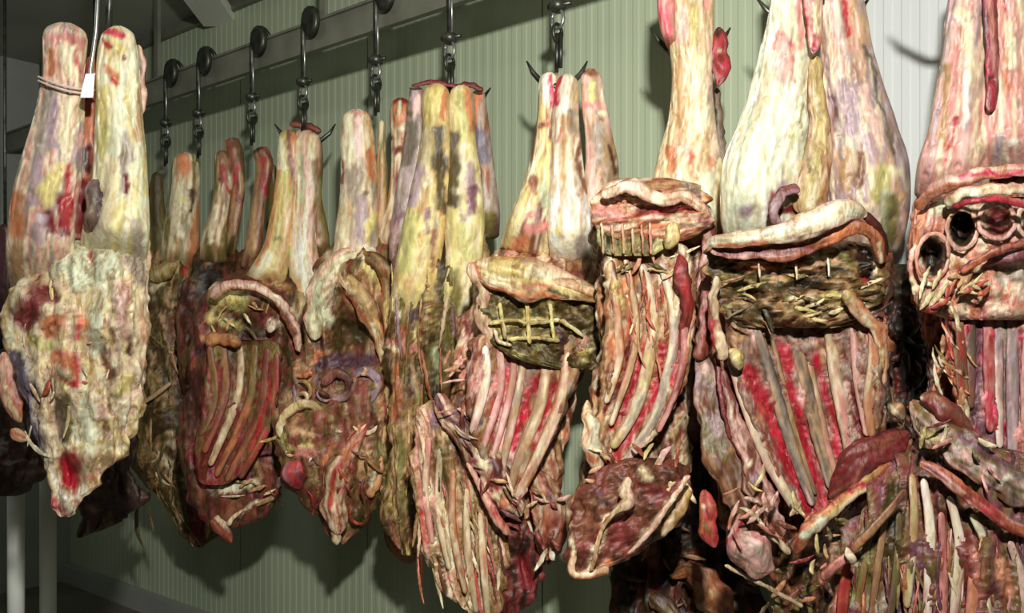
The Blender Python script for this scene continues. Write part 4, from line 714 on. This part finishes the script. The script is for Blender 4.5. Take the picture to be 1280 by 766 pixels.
# fat frames round the oval openings
def loop(b, cx, cy, rx, ry, hw, pal, dep, name='fat_frame', rot=0):
    pts = []
    for t in np.linspace(0, 2*math.pi, 15):
        x = rx*math.cos(t); y = ry*math.sin(t); pts.append((cx+x*math.cos(rot)-y*math.sin(rot), cy+x*math.sin(rot)+y*math.cos(rot), hw, dep))
    b.limb(name, pts, pal)
loop(H, 1166, 320, 20, 29, 3, 'CR OR LP CR', -.18, rot=.15)
loop(H, 1203, 286, 19, 25, 3, 'CR TN LP CR', -.18)
loop(H, 1246, 276, 23, 22, 3.5, 'CR LP PK', -.185)
loop(H, 1290, 276, 17, 22, 3.5, 'CR LP CR', -.185)
H.limb('fat_roll', [(1146,262,8,-.15),(1166,238,10,-.19),(1200,224,10,-.22),(1240,216,9,-.23),(1290,210,9,-.22)], 'PK OR LP CR', 'HP 4 1200 222 1280 214; OR 8 1150 256')
H.limb('fat_roll', [(1180,254,7,-.2),(1210,240,7,-.23),(1240,236,7,-.24),(1290,236,8,-.23)], 'CR LC CR PK')
H.limb('red_edge', [(1190,258,4,-.22),(1220,250,4,-.25),(1250,248,5,-.25),(1290,258,5,-.24)], 'HP RR PK')
H.limb('red_edge', [(1200,340,5,-.19),(1230,322,5,-.21),(1260,308,5,-.22),(1300,300,5,-.22)], 'PK MR OR HP')
H.limb('dark_muscle_and_gap_fill', [(1234,326,6,-.18),(1260,320,9,-.2),(1296,316,10,-.2)], 'PU MR DP')
H.limb('torn_knob', [(1142,372,8,-.14),(1160,372,14,-.17),(1176,366,12,-.17),(1190,350,9,-.17),(1212,340,8,-.17)], 'OR CR RR OR', 'RR 6 1184 370; CR 5 1160 370')
H.shreds('torn_fat', 1145, 345, 1225, 400, 50, 24, 4, -.4, ['OR CR','CR YG','RR OR','TN','FY CR'], d=-.19, seed=81, spread=.8, use_front=False)
H.shreds('torn_fat', 1165, 395, 1210, 500, 40, 40, 3, 1.4, ['OR TN','CR OL','OR RR','DO DB','CR OR'], d=-.13, seed=82, spread=.3, use_front=False)
# lower forequarter: backbone and fanned ribs
q = H.body('fore_quarter', [(560,1120,1290,.03),(600,1096,1310,.0),(640,1066,1330),(680,1046,1340),(720,1036,1345),(760,1036,1350),(820,1036,1350)], 'DO BR OL MR PU OL', '''OD 16 1120 620 1110 690; OL 12 1090 660 1070 740; DO 9 1100 700; PU 10 1146 680 1146 740; DP 9 1128 720 1124 766; GR 8 1110 740 1100 766; MR 6 1172 660 1176 740; RR 6 1186 650; PK 8 1215 690 1222 740; OR 6 1222 720; SA 7 1250 700 1260 740; MR 7 1206 670 1210 766; PU 6 1244 690; OR 6 1050 720 1046 766; RR 4 1050 740; DG 7 1205 740; BR 7 1240 660;DP 5 1176 720 1180 766''', d=-.14, bf=.22, bb=.2, amp=.015, fx=.12, fy=.015)
h2 = H.front
H.ribs(q, [(1140,592,1143,640,1142,670,1134,760),(1154,598,1162,650,1162,700,1158,790),(1186,620,1199,670,1196,730,1190,790),(1214,642,1232,680,1237,730,1236,790),(1262,676,1276,720,1284,790),(1108,640,1100,690,1086,790),(1088,662,1080,710,1066,790),(1066,690,1056,730,1050,790),(1124,640,1122,700,1110,790),(1176,640,1180,700,1178,790),(1222,690,1218,730,1212,790)],
       ['YG TN CR','CR WH LP','WH CR LP','CR LC TN','CR LP GR','OL TN BR','TN OL OR','OR RR BR','DO OL PU','RR PK MR','PK SA OR'], [5,5.5,5.5,5,5,4,4,6,4.5,5,7], lift=.004)
H.limb('red_bone', [(1150,578,5,-.2),(1176,592,8,-.22),(1206,616,9,-.23),(1234,636,8,-.23),(1262,656,8,-.22),(1300,672,8,-.2)], 'PK OR RR LP MR', 'OR 5 1150 582; HP 5 1230 636; LP 4 1190 604; DR 4 1210 624')
H.limb('backbone', [(1140,500,12,-.13),(1160,526,20,-.16),(1190,552,22,-.18),(1225,578,22,-.19),(1260,602,22,-.19),(1300,622,22,-.18)], 'GR TN LI OL BR LP', 'YG 8 1168 548; OL 6 1185 566; LP 7 1208 570; TN 8 1220 592; MR 5 1236 570; WH 4 1256 600 1264 596; DG 9 1268 620; PU 6 1200 545 1260 580; GR 6 1216 590; DP 4 1244 605', amp=.016)
H.limb('flesh_band', [(1150,496,10,-.16),(1172,506,15,-.18),(1194,524,13,-.18),(1214,540,6,-.17)], 'MR BR DR', 'CR 4 1150 500; OR 5 1180 490')
H.limb('long_bone', [(1132,612,4,-.22),(1110,640,5,-.23),(1084,668,6,-.23),(1064,688,5,-.22)], 'OR TN BR')
H.limb('long_bone', [(1066,690,6,-.22),(1046,706,7,-.22),(1026,724,6,-.2)], 'OR PK SA')
H.limb('fat_knob', [(1058,684,4,-.23),(1064,696,7,-.24),(1066,706,4,-.23)], 'CR WH')
H.front = h2
H.shreds('torn_strands', 1060, 640, 1285, 750, 110, 70, 2.4, 1.55, ['OL TN','DO OL','PK LP','CR TN','MR PU','RR PK','OR BR','DP PU'], d=-.01, seed=83, spread=.12, curl=.1)
H.shreds('torn_fat', 1140, 520, 1285, 620, 60, 20, 4, .6, ['TN YG','GR LI','OL DO','LP PK','MR PU','CR'], d=-.22, seed=84, spread=.9, use_front=False, poly=lambda x, y: abs((y-505)-(x-1140)*.72) < 26)

# dim carcasses beyond the near left one
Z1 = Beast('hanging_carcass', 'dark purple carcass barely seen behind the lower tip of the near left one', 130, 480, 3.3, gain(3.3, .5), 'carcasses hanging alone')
Z1.body('torso', [(430,70,170),(500,72,172),(560,78,170),(600,84,168),(625,92,186),(650,100,150),(672,92,108)], 'DP DB DG DB', 'DG 8 118 632; DP 16 150 630', bf=.4, amp=.02)
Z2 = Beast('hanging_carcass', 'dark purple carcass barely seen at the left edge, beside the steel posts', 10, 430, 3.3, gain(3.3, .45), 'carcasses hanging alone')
Z2.body('torso', [(400,-40,30),(470,-44,40),(540,-44,54),(590,-40,52),(620,-34,30)], 'DP DB DG DP', '', bf=.4, amp=.02)
# the three carcasses hanging apart from the row reach up to rods fixed in the ceiling
Z1.limb('hind_leg', [(118,300,10),(120,360,13),(122,420,20),(120,470,26)], 'DP DB DG')
Z2.limb('hind_leg', [(6,280,10),(4,340,13),(2,400,18),(0,450,24)], 'DP DB DG')
I_.limb('hind_leg', [(884,330,14,.02),(882,400,18,.02),(880,480,26,.01),(876,560,34)], 'DB BR MR', 'DB 12 882 420 880 540')
for b_, x, y, lb in ((Z1, 118, 300, 'dark rod from the ceiling behind the near left carcass'), (Z2, 6, 280, 'dark rod from the ceiling at the very left edge'), (I_, 884, 330, 'dark rod from the ceiling behind the single long pale shank')):
    p = P(x, y, b_.Y); t_ = thing('hanging_rod', lb, 'hook', (p[0], p[1], ZC))
    V, Fc = tube([(p[0], p[1], ZC-.001), (p[0], p[1], p[2]+.3), (p[0], p[1]+.003, p[2]-.02)], .006); mk('rod', V, Fc, M_steel, t_)
print('tris', sum(len(o.data.polygons)*2 for o in bpy.data.objects if o.type == 'MESH'))
